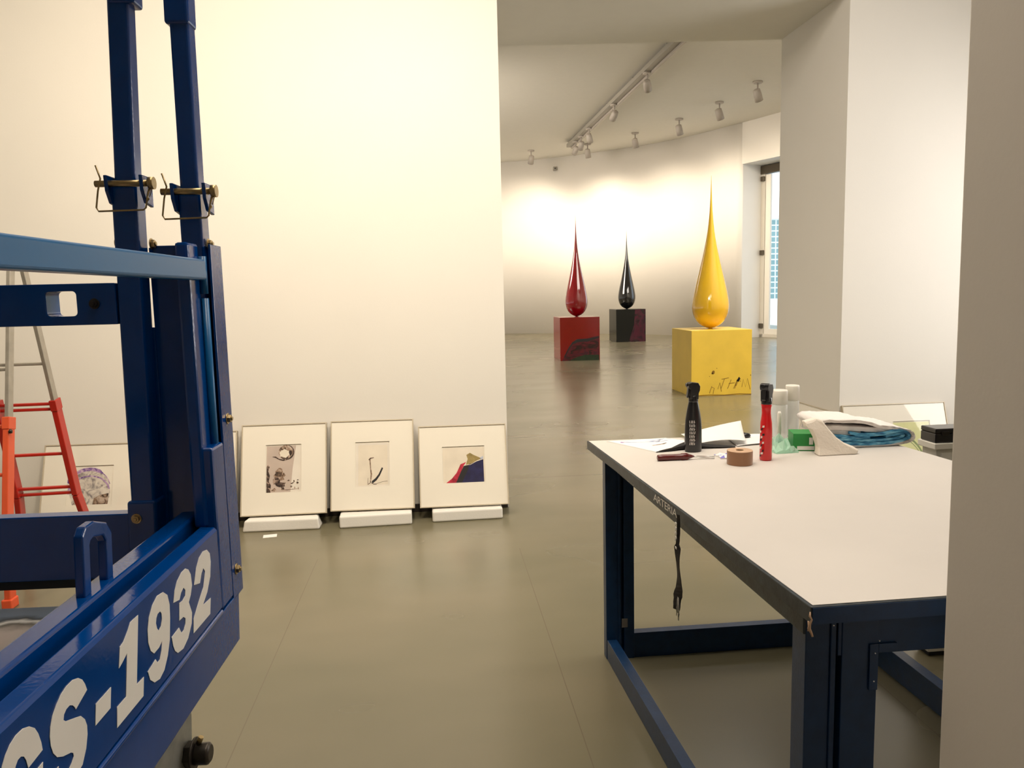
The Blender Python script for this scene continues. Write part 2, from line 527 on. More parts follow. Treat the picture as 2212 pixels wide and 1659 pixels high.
        if bevel > 0:
            bv = o.modifiers.new('bevel', 'BEVEL')
            bv.width = bevel
            bv.segments = seg
            bv.limit_method = 'ANGLE'
            bv.angle_limit = math.radians(40)
            bv.harden_normals = False
        if label:
            o['label'] = label
        return o

def tag(o, label, cat, group=None, kind=None):
    o['label'] = label
    o['category'] = cat
    if group:
        o['group'] = group
    if kind:
        o['kind'] = kind
    return o

def struct(o, label=None):
    o['kind'] = 'structure'
    if label:
        o['label'] = label
    return o

def thing(name, label, cat, loc=(0, 0, 0), rot=(0, 0, 0), group=None):
    o = bpy.data.objects.new(name, None)
    o.empty_display_size = 0.1
    col.objects.link(o)
    o.location = loc
    o.rotation_euler = rot
    WM[o] = Matrix.Translation(Vector(loc)) @ Euler(rot).to_matrix().to_4x4()
    return tag(o, label, cat, group)

def dup(root, label=None, loc=None, rot=None):
    r = root.copy()
    col.objects.link(r)
    if loc is not None:
        r.location = loc
    if rot is not None:
        r.rotation_euler = rot
    if label:
        r['label'] = label
    for ch in list(root.children):
        c = ch.copy(); col.objects.link(c); c.parent = r
        for g in list(ch.children):
            d = g.copy(); col.objects.link(d); d.parent = c
    return r

# ================================================================ SETTING
SOF = 3.52      # underside of the opening
CF, CG = 4.4, 6.3
m = Mesh(); m.box(-5.2, 13.5, -6.2, 31.5, -0.12, 0.0)
struct(m.make('floor', 'floor'), 'olive grey polished concrete floor with thin joints')
m = Mesh(); m.box(-5.2, 5.2, -6.2, 5.3, CF, CF + 0.15)
struct(m.make('ceiling', 'ceil'), 'flat white ceiling of the front room')
m = Mesh(); m.box(-6.2, 13.5, 6.3, 31.5, CG, CG + 0.15)
struct(m.make('ceiling_gallery', 'ceil'), 'high off-white ceiling of the far gallery')
m = Mesh()
m.hexa([(-5.2, 5.3, 0), (0.478, 5.3, 0), (0.478, 6.6, 0), (-5.2, 6.6, 0)],
       [(-5.2, 5.3, CG), (0.478, 5.3, CG), (0.478, 6.6, CG), (-5.2, 6.6, CG)])
struct(m.make('wall_back', 'wall'), 'broad white wall the framed pictures lean against')
m = Mesh()
m.hexa([(2.915, 5.3, 0), (5.2, 5.3, 0), (5.2, 6.355, 0), (2.915, 6.355, 0)],
       [(2.915, 5.3, CG), (5.2, 5.3, CG), (5.2, 6.355, CG), (2.915, 6.355, CG)])
struct(m.make('wall_right', 'wall'), 'white wall to the right of the opening')
m = Mesh()
m.hexa([(0.478, 5.3, SOF), (2.915, 5.3, SOF), (2.915, 6.355, SOF), (0.478, 6.6, SOF)],
       [(0.478, 5.3, CG), (2.915, 5.3, CG), (2.915, 6.355, CG), (0.478, 6.6, CG)])
struct(m.make('trim_1', 'ceil'), 'deep grey soffit over the opening')
m = Mesh(); m.box(-5.2, -5.0, -6.2, 5.3, 0, CF)
struct(m.make('wall_left', 'wall'))
m = Mesh(); m.box(-5.2, 5.2, -6.2, -6.0, 0, CF)
struct(m.make('wall_front', 'wall'))
m = Mesh(); m.box(5.0, 5.2, -6.2, 5.3, 0, CF)
struct(m.make('wall_side', 'wall'))
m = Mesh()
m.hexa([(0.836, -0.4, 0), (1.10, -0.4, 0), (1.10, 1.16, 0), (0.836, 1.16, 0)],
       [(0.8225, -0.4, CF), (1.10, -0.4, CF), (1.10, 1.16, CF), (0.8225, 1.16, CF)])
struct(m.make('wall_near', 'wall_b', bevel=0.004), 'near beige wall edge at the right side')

# far curved wall, swept from left to the glazed door and on to the right
CURVE = [(-6.0, 29.2), (-3.0, 29.5), (0.0, 29.4), (2.62, 29.0), (4.35, 28.15), (6.05, 26.85), (7.81, 25.0), (9.14, 22.45)]
def smooth_curve(P, n=8):
    out = []
    for i in range(len(P) - 1):
        p0 = P[max(i - 1, 0)]; p1 = P[i]; p2 = P[i + 1]; p3 = P[min(i + 2, len(P) - 1)]
        for k in range(n):
            t = k / n
            out.append(tuple(0.5 * ((2 * p1[j]) + (-p0[j] + p2[j]) * t + (2 * p0[j] - 5 * p1[j] + 4 * p2[j] - p3[j]) * t * t
                                    + (-p0[j] + 3 * p1[j] - 3 * p2[j] + p3[j]) * t ** 3) for j in (0, 1)))
    out.append(P[-1])
    return out
C1 = smooth_curve(CURVE)
def wall_strip(m, pts, z0, z1, th=0.25):
    n = len(pts)
    inn, outn = [], []
    for i, p in enumerate(pts):
        a, b = Vector(pts[max(i - 1, 0)]), Vector(pts[min(i + 1, n - 1)])
        t = (b - a).normalized()
        nn = Vector((-t.y, t.x))
        inn.append(p); outn.append((p[0] + nn.x * th, p[1] + nn.y * th))
    m.rings([[(i_[0], i_[1], z0), (i_[0], i_[1], z1), (o_[0], o_[1], z1), (o_[0], o_[1], z0)] for i_, o_ in zip(inn, outn)], smooth=False)
m = Mesh(); wall_strip(m, C1, 0, CG, 0.3)
o = struct(m.make('wall_far', 'wall'), 'long curved white gallery wall behind the sculptures')
for f in o.data.polygons:
    if abs(f.normal.z) < 0.1: f.use_smooth = True
DT = Vector((0.39, -0.92, 0)).normalized()        # along the wall at the glazed door
DN = Vector((0.92, 0.39, 0)).normalized()         # outwards
D0 = Vector((9.14, 22.45, 0))
def dw(s, n, z):
    p = D0 + DT * s + DN * n
    return (p.x, p.y, z)
m = Mesh()
def dbox(m, s0, s1, n0, n1, z0, z1, mi=0):
    m.hexa([dw(s0, n0, z0), dw(s1, n0, z0), dw(s1, n1, z0), dw(s0, n1, z0)],
           [dw(s0, n0, z1), dw(s1, n0, z1), dw(s1, n1, z1), dw(s0, n1, z1)], mi)
dbox(m, -0.3, -0.001, 0.05, 1.05, 0, 5.12)            # reveal of the jamb
struct(m.make('trim_2', 'wall'), 'daylit reveal beside the tall glazed door')
m = Mesh(); dbox(m, -0.05, 3.4, 0.0, 1.05, 5.12, CG)
struct(m.make('trim_3', 'wall'), 'lintel over the tall glazed door')
m = Mesh(); wall_strip(m, [dw(3.2, 0, 0)[:2], (11.2, 17.0), (11.9, 13.0), (11.6, 9.5), (10.5, 6.3)], 0, CG, 0.3)
struct(m.make('wall_gallery_right', 'wall'))
m = Mesh(); m.box(5.2, 10.6, 6.1, 6.355, 0, CG)
struct(m.make('wall_gallery_near', 'wall'))
m = Mesh(); m.box(-6.2, -5.95, 6.5, 29.4, 0, CG); m.box(-6.2, -5.2, 6.35, 6.6, 0, CG)
struct(m.make('wall_gallery_left', 'wall'))
# glazed door
FN = 0.85
dr = bpy.data.objects.new('door_1', None)
col.objects.link(dr); dr.location = dw(0, FN, 0); WM[dr] = Matrix.Translation(Vector(dw(0, FN, 0)))
struct(dr, 'tall glazed door at the right end of the curved wall')
m = Mesh(); dbox(m, 0.0, 0.14, FN - 0.05, FN + 0.1, 0, 5.1); dbox(m, 3.0, 3.14, FN - 0.05, FN + 0.1, 0, 5.1); dbox(m, 0, 3.1, FN - 0.05, FN + 0.1, 0, 0.10)
m.make('door_frame', 'door_fr', dr, bevel=0.005)
m = Mesh(); dbox(m, 0.0, 3.1, FN - 0.09, FN + 0.1, 4.86, 5.1)
m.make('head_box', 'door_bar', dr, bevel=0.005, label='dark shutter box above the glazed door')
m = Mesh(); dbox(m, 0.15, 0.34, FN - 0.02, FN + 0.05, 0.1, 4.84); dbox(m, 0.34, 1.5, FN - 0.02, FN + 0.05, 0.1, 0.26)
m.make('sash', 'white', dr, bevel=0.004)
m = Mesh(); dbox(m, 0.34, 3.0, FN + 0.01, FN + 0.02, 0.26, 4.84)
m.make('pane', 'glass', dr)
for z in (0.35, 2.55, 4.72):
    m = Mesh(); dbox(m, 0.03, 0.15, FN - 0.12, FN - 0.04, z - 0.07, z + 0.07)
    m.make('hinge', 'door_bar', dr, bevel=0.01)

m = Mesh(); m.box(-4.99, 0.47, 5.285, 5.30, 0.0, 0.055)  # dark strip, shade of the wall's shadow gap put into its colour
struct(m.make('shadow_gap_back', 'gap'), 'dark strip painting the shadow gap at the foot of the picture wall')

# outside, seen through the glazed door
m = Mesh(); m.box(13.52, 60, 5, 70, -0.14, -0.02)
struct(m.make('ground', 'facade'))
b_ = thing('office_building', 'teal tiled building outside the tall glazed door', 'building', (20.0, 40.3, -0.02))
m = Mesh(); m.box(15.5, 25.5, 40.0, 41.0, 0.9, 5.1); m.make('gridded_facade', 'grid', b_)
m = Mesh(); m.box(15.3, 25.7, 39.9, 41.2, -0.02, 0.9); m.make('plinth', 'facade', b_)
m = Mesh(); m.box(15.3, 25.7, 39.9, 41.2, 5.1, 5.3); m.make('coping', 'facade', b_)

# sensor box high on the curved wall
s_ = thing('wall_sensor', 'tiny grey sensor box high on the curved gallery wall', 'sensor', (4.47, 28.03, 5.84))
m = Mesh(); m.box(4.41, 4.53, 27.95, 28.08, 5.84, 5.97); m.make('housing', 'track', s_, bevel=0.008)
m = Mesh(); m.lathe([(0.025, 27.945), (0.03, 27.955)], (4.47, 0, 5.905), 12, 'y'); m.make('lens', 'black_pl', s_)
GLYPHS = {
    'two': [(0.9520,1.1461), (0.9722,1.1408), (0.9797,1.1510), (0.9880,1.1552), (0.9930,1.1487), (0.9831,1.1314), (0.9623,1.1189), (0.9421,1.1057), (0.9387,1.0887), (1.0008,1.0875), (1.0068,1.1073), (0.9768,1.1096), (0.9958,1.1197), (1.0107,1.1355), (1.0164,1.1536), (1.0149,1.1656), (1.0050,1.1739), (0.9905,1.1766), (0.9752,1.1734), (0.9625,1.1638)],
    'three': [(0.8844,1.1508), (0.9027,1.1471), (0.9086,1.1532), (0.9173,1.1565), (0.9227,1.1513), (0.9208,1.1447), (0.9113,1.1424), (0.9014,1.1434), (0.8974,1.1233), (0.9105,1.1225), (0.9167,1.1180), (0.9148,1.1114), (0.9090,1.1066), (0.9010,1.1065), (0.8950,1.1159), (0.8720,1.1145), (0.8743,1.1033), (0.8786,1.0947), (0.8865,1.0885), (0.9033,1.0859), (0.9206,1.0913), (0.9349,1.1038), (0.9384,1.1161), (0.9306,1.1326), (0.9385,1.1388), (0.9449,1.1488), (0.9434,1.1633), (0.9367,1.1720), (0.9277,1.1765), (0.9148,1.1764), (0.8997,1.1712), (0.8904,1.1629)],
    'nine_out': [(0.8038,1.1072), (0.8250,1.1110), (0.8292,1.1049), (0.8361,1.1055), (0.8417,1.1130), (0.8455,1.1227), (0.8360,1.1192), (0.8225,1.1189), (0.8147,1.1255), (0.8104,1.1369), (0.8113,1.1507), (0.8164,1.1616), (0.8273,1.1713), (0.8416,1.1766), (0.8577,1.1745), (0.8690,1.1667), (0.8731,1.1534), (0.8715,1.1377), (0.8661,1.1143), (0.8574,1.0996), (0.8453,1.0883), (0.8321,1.0847), (0.8180,1.0879), (0.8078,1.0962)],
    'nine_in': [(0.8330,1.1488), (0.8349,1.1418), (0.8394,1.1371), (0.8455,1.1399), (0.8494,1.1461), (0.8494,1.1530), (0.8460,1.1569), (0.8391,1.1568), (0.8350,1.1535)],
    'one': [(0.7414,1.1428), (0.7469,1.1622), (0.7552,1.1639), (0.7666,1.1708), (0.7728,1.1761), (0.7780,1.1762), (0.7919,1.1759), (0.7760,1.1079), (0.7934,1.1071), (0.7888,1.0883), (0.7276,1.0887), (0.7312,1.1082), (0.7509,1.1080), (0.7606,1.1492), (0.7497,1.1451)],
    'dash': [(0.6922,1.1332), (0.7226,1.1335), (0.7182,1.1146), (0.6880,1.1144)],
    'ess': [(0.6581,1.1473), (0.6792,1.1541), (0.6764,1.1614), (0.6726,1.1672), (0.6664,1.1719), (0.6576,1.1747), (0.6471,1.1746), (0.6379,1.1723), (0.6293,1.1675), (0.6220,1.1615), (0.6177,1.1546), (0.6157,1.1473), (0.6157,1.1395), (0.6182,1.1313), (0.6233,1.1247), (0.6317,1.1200), (0.6442,1.1157), (0.6475,1.1132), (0.6480,1.1096), (0.6441,1.1064), (0.6383,1.1035), (0.6288,1.1033), (0.6235,1.1100), (0.6239,1.1162), (0.6154,1.1154), (0.6071,1.1146), (0.6098,1.1066), (0.6166,1.0980), (0.6299,1.0929), (0.6458,1.0904), (0.6605,1.0941), (0.6687,1.1041), (0.6731,1.1151), (0.6737,1.1232), (0.6710,1.1307), (0.6649,1.1372), (0.6576,1.1401), (0.6407,1.1463), (0.6375,1.1493), (0.6390,1.1533), (0.6431,1.1558), (0.6490,1.1561), (0.6538,1.1534), (0.6566,1.1502)],
    'gee': [(0.5834,1.1410), (0.6041,1.1432), (0.6033,1.1502), (0.6004,1.1596), (0.5965,1.1664), (0.5899,1.1717), (0.5819,1.1747), (0.5724,1.1749), (0.5639,1.1722), (0.5576,1.1677), (0.5528,1.1623), (0.5477,1.1545), (0.5457,1.1454), (0.5487,1.1342), (0.5551,1.1260), (0.5658,1.1220), (0.5789,1.1217), (0.5942,1.1233), (0.6012,1.1263), (0.6031,1.1335), (0.5844,1.1321), (0.5829,1.1271), (0.5727,1.1275), (0.5650,1.1306), (0.5626,1.1373), (0.5639,1.1450), (0.5681,1.1524), (0.5715,1.1553), (0.5756,1.1555), (0.5794,1.1531), (0.5817,1.1487)],
}

# ================================================================ SCISSOR LIFT (machine frame: u right, v away, z up)
MY = 0.0433933
ML = Matrix.Rotation(-MY, 4, 'Z')
def lift_mesh():
    return Mesh(ML)
lift = thing('scissor_lift', 'blue scissor lift platform with white GS-1932 lettering, cropped at left', 'scissor lift',
             tuple(ML @ Vector((-0.73, 0.2, 0.0))), (0, 0, -MY))
U0 = -0.3534
UW = -1.11
# side toe panel with its lettering, deck beam under it
m = lift_mesh()
prof = [(U0 - 0.024, 1.0725), (U0 - 0.002, 1.0725), (U0, 1.076), (U0, 1.186), (U0 - 0.0035, 1.1905), (U0 - 0.022, 1.1915), (U0 - 0.0255, 1.188), (U0 - 0.0255, 1.12)]
m.rings([[(a, v, b) for a, b in prof] for v in (-0.74, 1.052)], smooth=False)
panel = m.make('toe_panel', 'blue', lift, bevel=0.0015)
fn = lambda a, b, d: (U0 + d, a, b)
m = lift_mesh()
for k in ('two', 'three', 'one', 'dash', 'ess', 'gee'):
    m.poly_prism(GLYPHS[k], fn, 0.0002, 0.0007)
# the nine: outline cut by a slit to its counter
no, ni = GLYPHS['nine_out'], GLYPHS['nine_in']
i0 = 14
m.poly_prism(no[:i0 + 1] + [ni[6]] + ni[7:] + ni[:7] + [(ni[6][0] + 0.0002, ni[6][1])] + [(no[i0][0] + 0.0002, no[i0][1])] + no[i0 + 1:], fn, 0.0002, 0.0007)
m.make('lettering', 'decal', panel, label='white slanted GS-1932 lettering')
m = lift_mesh()
# weld bead and deck beam, chamfered far end
m.tube([(U0 - 0.001, v, 1.070) for v in (-0.74, 0.2, 0.7, 1.05)], 0.0035, 8)
m.hexa([(U0 - 0.05, -0.74, 0.998), (U0, -0.74, 0.998), (U0, 1.118, 0.998), (U0 - 0.05, 1.118, 0.998)],
       [(U0 - 0.05, -0.74, 1.068), (U0, -0.74, 1.068), (U0, 1.128, 1.068), (U0 - 0.05, 1.128, 1.068)])
m.make('deck_beam', 'blue', lift, bevel=0.002)
m = lift_mesh(); m.box(U0 - 0.0255, U0, 1.054, 1.104, 1.070, 1.30)
m.box(U0 - 0.03, U0 - 0.012, 1.05, 1.09, 1.19, 1.577)
m.make('corner_strip', 'blue', lift, bevel=0.004)
# inner tube that carries the rails, with its loop
m = lift_mesh(); m.box(-0.4175, -0.3895, -0.74, 1.10, 1.165, 1.2015)
m.make('inner_tube', 'blue', lift, bevel=0.004, seg=3)
m = lift_mesh()
lo_ = [(0.7800, 1.2005), (0.7855, 1.2640), (0.7935, 1.2715), (0.8120, 1.2725), (0.8390, 1.2630), (0.8485, 1.2490), (0.8440, 1.2005)]
li_ = [(0.7940, 1.2005), (0.7985, 1.2500), (0.8010, 1.2540), (0.8080, 1.2560), (0.8285, 1.2520), (0.8340, 1.2440), (0.8300, 1.2005)]
ffn = lambda a, b, d: (d, a, b)
R0 = []
for a, b in zip(lo_, li_):
    R0.append([(-0.4085, a[0], a[1]), (-0.3985, a[0], a[1]), (-0.3985, b[0], b[1]), (-0.4085, b[0], b[1])])
m.rings(R0, smooth=False)
m.make('tie_down_loop', 'blue', lift, bevel=0.0018)
# deck
m = lift_mesh(); m.box(UW, U0 - 0.03, -0.74, 1.10, 1.045, 1.068)
m.make('deck', 'deck', lift)
# end frame, far end
def end_post(name, ua, z0, z1, w, dv, v0, lean):
    m = lift_mesh()
    m.hexa([(ua, v0, z0), (ua + w, v0, z0), (ua + w, v0 + dv, z0), (ua, v0 + dv, z0)],
           [(ua + lean, v0, z1), (ua + w + lean, v0, z1), (ua + w + lean, v0 + dv, z1), (ua + lean, v0 + dv, z1)])
    return m.make(name, 'blue', lift, bevel=0.004, seg=3)
end_post('inner_post', -0.4975, 1.16, 1.665, 0.0345, 0.032, 1.12, 0.0085)
end_post('inner_post', -0.4870, 1.60, 2.10, 0.0285, 0.027, 1.1225, 0.0185)
end_post('inner_post_sleeve', -0.5035, 1.14, 1.214, 0.0415, 0.04, 1.116, 0.003)
end_post('inner_post_cap', -0.4745, 1.9015, 2.06, 0.036, 0.034, 1.1195, 0.006)
end_post('outer_post', -0.3990, 1.16, 1.655, 0.0300, 0.034, 1.12, 0.0)
end_post('outer_post', -0.3965, 1.60, 2.10, 0.0255, 0.030, 1.1225, 0.003)
end_post('outer_post_sleeve', -0.392, 1.14, 1.245, 0.032, 0.03, 1.1175, -0.002)
end_post('outer_post_cap', -0.4005, 1.8745, 2.06, 0.033, 0.034, 1.1195, 0.003)
m = lift_mesh(); m.box(-0.4555, -0.392, 1.150, 1.154, 1.14, 1.577); m.box(-0.470, -0.4555, 1.150, 1.154, 1.14, 1.463)
m.box(-0.4465, -0.392, 1.14, 1.156, 1.566, 1.579)
m.make('gusset_plate', 'blue', lift, bevel=0.001)
m = lift_mesh()
m.box(U0 - 0.0035, U0, 1.1035, 1.150, 1.064, 1.577)
m.box(U0 - 0.022, U0 - 0.0035, 1.146, 1.150, 1.064, 1.577)
m.make('hinge_channel', 'blue', lift, bevel=0.001)
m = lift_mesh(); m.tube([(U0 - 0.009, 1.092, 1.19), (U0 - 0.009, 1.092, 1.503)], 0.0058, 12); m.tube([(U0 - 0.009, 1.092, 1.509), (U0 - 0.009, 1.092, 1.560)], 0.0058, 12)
m.make('hinge_tube', 'blue_lit', lift)
# yoke pins with spring clips on both posts
def pin_set(uc, hw, z):
    vf = 1.112
    for s in (-1, 1):
        m = lift_mesh()
        uu = uc + s * hw
        def f(a, b, d, uu=uu): return (uu + d, a, b)
        m.poly_prism([(vf - 0.006, z + 0.011), (vf + 0.028, z + 0.011), (vf + 0.028, z - 0.030), (vf + 0.006, z - 0.026), (vf - 0.004, z - 0.010)], f, -0.0025, 0.0025)
        m.make('pin_lug', 'blue', lift, bevel=0.001)
    m = lift_mesh()
    m.tube([(uc - hw - 0.016, vf, z), (uc + hw + 0.011, vf, z)], 0.0045, 14)
    m.tube([(uc + hw + 0.009, vf, z), (uc + hw + 0.016, vf, z)], 0.0085, 16)
    pin = m.make('lock_pin', 'brass', lift, label='brassy lock pin')
    m = lift_mesh()
    c = [(uc - hw - 0.012, vf - 0.004, z + 0.024), (uc - hw - 0.006, vf - 0.006, z + 0.006), (uc - hw - 0.010, vf - 0.007, z - 0.010),
         (uc - hw - 0.013, vf - 0.009, z - 0.033), (uc - hw - 0.010, vf - 0.010, z - 0.038), (uc + hw + 0.003, vf - 0.010, z - 0.037),
         (uc + hw + 0.006, vf - 0.009, z - 0.034), (uc + hw + 0.008, vf - 0.006, z - 0.018), (uc + hw + 0.012, vf - 0.003, z - 0.006)]
    m.tube(c, 0.00125, 8)
    m.make('wire_clip', 'brass', pin)
    m = lift_mesh()
    m.tube([(uc + hw + 0.010, vf - 0.003, z - 0.004), (uc + hw + 0.0075, vf - 0.005, z - 0.016), (uc + hw + 0.0105, vf - 0.005, z - 0.019), (uc + hw + 0.0145, vf - 0.003, z - 0.005)], 0.0008, 6, loop=True)
    m.tube([(uc + hw + 0.0075, vf - 0.006, z - 0.018), (uc + hw + 0.0095, vf - 0.006, z - 0.022), (uc + hw + 0.006, vf - 0.006, z - 0.026)], 0.0013, 6)
    m.make('lanyard', 'brass', pin)
pin_set(-0.4655, 0.0235, 1.6620)
pin_set(-0.3800, 0.0215, 1.6500)
# bolts
def bolt(c, axis, r=0.0062, mname='brass'):
    m = lift_mesh()
    d = {'v': (0, -1, 0), 'u': (1, 0, 0)}[axis]
    c = Vector(c); d = Vector(d)
    t = d.orthogonal().normalized(); s = d.cross(t)
    def ring(rr, h, n=6):
        return [tuple(c + d * h + (t * math.cos(2 * PI * k / n) + s * math.sin(2 * PI * k / n)) * rr) for k in range(n)]
    m.rings([ring(r * 1.35, 0, 18), ring(r * 1.35, 0.0012, 18)], smooth=False)
    m.rings([ring(r, 0.0012), ring(r, 0.0055)], smooth=False)
    m.rings([ring(r * 0.5, 0.0055, 12), ring(r * 0.5, 0.0075, 12)], smooth=False)
    return m.make('bolt', mname, lift, bevel=0.0004)
bolt((-0.4880, 1.1158, 1.1885), 'v', 0.0055)
bolt((-0.3830, 1.1172, 1.2150), 'v', 0.0055, 'dark_steel')
bolt((-0.5232, 1.1195, 1.4990), 'v', 0.0055, 'dark_steel')
bolt((U0, 1.128, 1.3290), 'u', 0.0060)
bolt((U0, 1.122, 1.1050), 'u', 0.0060)
bolt((-0.4462, 1.137, 1.5815), 'u', 0.0060)
bolt((-0.3668, 1.137, 1.5795), 'u', 0.0060)
bolt((-0.3985, 1.135, 1.5810), 'u', 0.0050)
bolt((-0.4945, 1.137, 1.5835), 'u', 0.0050)
# upper end beam with a rounded hand slot
def slot_ring(x0, x1, z0, z1, r, n=5):
    pts = []
    for cx, cz, a0 in ((x1 - r, z1 - r, 0), (x0 + r, z1 - r, 90), (x0 + r, z0 + r, 180), (x1 - r, z0 + r, 270)):
        for k in range(n + 1):
            a = math.radians(a0 + 90 * k / n)
            pts.append((cx + r * math.cos(a), cz + r * math.sin(a)))
    return pts
def slotted_beam(x0, x1, z0, z1, h0, h1, hz0, hz1, v0, v1):
    m = lift_mesh()
    inner = slot_ring(h0, h1, hz0, hz1, 0.006)
    n = len(inner)
    outer = []
    for k, (a, b) in enumerate(inner):     # project every slot point out to the rectangle round the slot
        q = k // (n // 4)
        outer.append(((x1, z1), (x0, z1), (x0, z0), (x1, z0))[q])
    for v in (v0, v1):
        for k in range(n):
            a, b = inner[k], inner[(k + 1) % n]
            c, d = outer[(k + 1) % n], outer[k]
            pts = [(a[0], v, a[1]), (b[0], v, b[1]), (c[0], v, c[1])]
            if c != d: pts.append((d[0], v, d[1]))
            m.face(pts)
    m.rings([[(a, v, b) for a, b in inner] for v in (v0, v1)], cap=False, smooth=False)
    rect = [(x0, z0), (x1, z0), (x1, z1), (x0, z1)]
    m.rings([[(a, v, b) for a, b in rect] for v in (v0, v1)], cap=False, smooth=False)
    bmesh.ops.remove_doubles(m.bm, verts=m.bm.verts[:], dist=1e-5)
    return m
m = slotted_beam(-1.06, -0.494, 1.4695, 1.5275, -0.5895, -0.5480, 1.4822, 1.5172, 1.120, 1.158)
m.make('slotted_end_beam', 'blue', lift, bevel=0.0012)
m = lift_mesh(); m.box(-1.06, -0.470, 1.122, 1.146, 1.0985, 1.1945)
m.make('end_toe_beam', 'blue', lift, bevel=0.0015)
m = lift_mesh(); m.box(-1.06, -0.440, 1.124, 1.146, 1.086, 1.0982)
m.make('end_toe_lip', 'rubber', lift)
m = lift_mesh(); m.box(U0 - 0.022, U0 - 0.001, -0.74, 1.084, 1.5275, 1.5555)
m.make('mid_rail', 'blue_lit', lift, bevel=0.0035, seg=3)
# out-of-frame remainder: top rail, other posts, far side, scissor arms, chassis
m = lift_mesh()
m.box(-1.10, -0.36, 1.118, 1.150, 2.06, 2.09); m.box(-0.40, -0.37, -0.74, 1.118, 2.06, 2.09); m.box(-1.10, -1.07, -0.74, 1.118, 2.06, 2.09)
m.make('top_rail', 'blue', lift, bevel=0.005)
for (a, b) in ((-1.10, 1.12), (-1.10, -0.72), (-0.396, -0.72), (-1.10, 0.2)):
    m = lift_mesh(); m.box(a, a + 0.03, b, b + 0.03, 1.06, 2.06); m.make('rail_post', 'blue', lift, bevel=0.004)
m = lift_mesh(); m.box(-1.11, -1.085, -0.74, 1.12, 1.0, 1.19); m.make('toe_panel', 'blue', lift, bevel=0.002)
m = lift_mesh(); m.box(-1.10, -1.08, -0.70, 1.10, 1.5275, 1.5555); m.make('mid_rail', 'blue', lift, bevel=0.003)
for s, uu in ((0, -1.02), (1, -0.50)):
    for k in range(3):
        z0, z1 = 0.52 + k * 0.15, 0.64 + k * 0.15
        m = lift_mesh()
        m.beam((uu, -0.6, z0), (uu, 0.80, z1), 0.035, 0.07)
        m.make('scissor_arm', 'steel', lift, bevel=0.004)
        m = lift_mesh()
        m.beam((uu + 0.05, -0.6, z1), (uu + 0.05, 0.80, z0), 0.035, 0.07)
        m.make('scissor_arm', 'steel', lift, bevel=0.004)
m = lift_mesh(); m.box(-1.08, -0.42, -0.70, 0.95, 0.10, 0.48); m.make('chassis', 'blue', lift, bevel=0.01)
for uu in (-1.13, -0.42):
    for vv in (-0.50, 0.72):
        m = lift_mesh(); m.lathe([(0.10, 0), (0.16, 0.005), (0.16, 0.05), (0.10, 0.055)], (uu, vv, 0.16), 28, 'x'); m.make('wheel', 'rubber', lift, bevel=0.004)
# lug with a large nut below the deck
m = lift_mesh()
def fl(a, b, d): return (-0.380 + d, a, b)
m.poly_prism([(0.86, 0.998), (0.985, 0.998), (0.975, 0.93), (0.972, 0.86), (0.86, 0.86)], fl, -0.008, 0.002)
m.make('lower_lug', 'steel', lift, bevel=0.002)
m = lift_mesh(); m.lathe([(0.0165, -0.378), (0.0165, -0.369)], (0, 0.952, 0.921), 6, 'x', smooth=False)
m.lathe([(0.0210, -0.369), (0.0210, -0.3665)], (0, 0.952, 0.921), 24, 'x')
m.lathe([(0.0135, -0.3665), (0.0138, -0.350), (0.010, -0.347)], (0, 0.952, 0.921), 20, 'x')
m.make('pivot_nut', 'dark_steel', lift, bevel=0.001)
m = lift_mesh(); m.tube([(-0.362, 0.952, 0.935), (-0.358, 0.952, 0.944)], 0.0035, 8); m.make('grease_nipple', 'brass', lift)

# ================================================================ LADDER
lad = thing('folding_ladder', 'telescopic ladder with aluminium top and red lower legs, behind blue lift', 'ladder', (-2.3, 4.25, 0))
def lerp(a, b, t): return tuple(a[i] + (b[i] - a[i]) * t for i in range(len(a)))
def ladder_frame(TL, TR, KL, KR, FL_, FR, zj, cols, rungs, knee_r=(0.27, 0.42)):
    side = (Vector(TR) - Vector(TL)).normalized()
    def at(T, K, z):
        t = (T[2] - z) / (T[2] - K[2])
        return lerp(T, K, t)
    for T, K, Ft in ((TL, KL, FL_), (TR, KR, FR)):
        m = Mesh(); m.beam(T, at(T, K, zj - 0.05), 0.020, 0.046, side); m.make('upper_stile', 'alu', lad, bevel=0.003)
        m = Mesh(); m.beam(at(T, K, zj), K, 0.030, 0.060, side); m.make('lower_stile', cols, lad, bevel=0.004)
        m = Mesh(); m.beam(K, Ft, 0.030, 0.058, side); m.make('flared_leg', cols, lad, bevel=0.004)
        m = Mesh(); c = Ft; m.box(c[0] - 0.025, c[0] + 0.025, c[1] - 0.035, c[1] + 0.035, 0.0, 0.05); m.make('foot', 'orange_lad' , lad, bevel=0.006)
        m = Mesh(); c = at(T, K, zj); m.beam(at(T, K, zj + 0.015), at(T, K, zj - 0.045), 0.036, 0.066, side); m.make('collar', cols, lad, bevel=0.003)
    for z, mt in rungs:
        a, b = at(TL, KL, z), at(TR, KR, z)
        m = Mesh(); m.beam(a, b, 0.016, 0.028, (0, 0, 1)); m.make('rung', mt, lad, bevel=0.004)
apx = (-2.131, 4.25, 1.84)
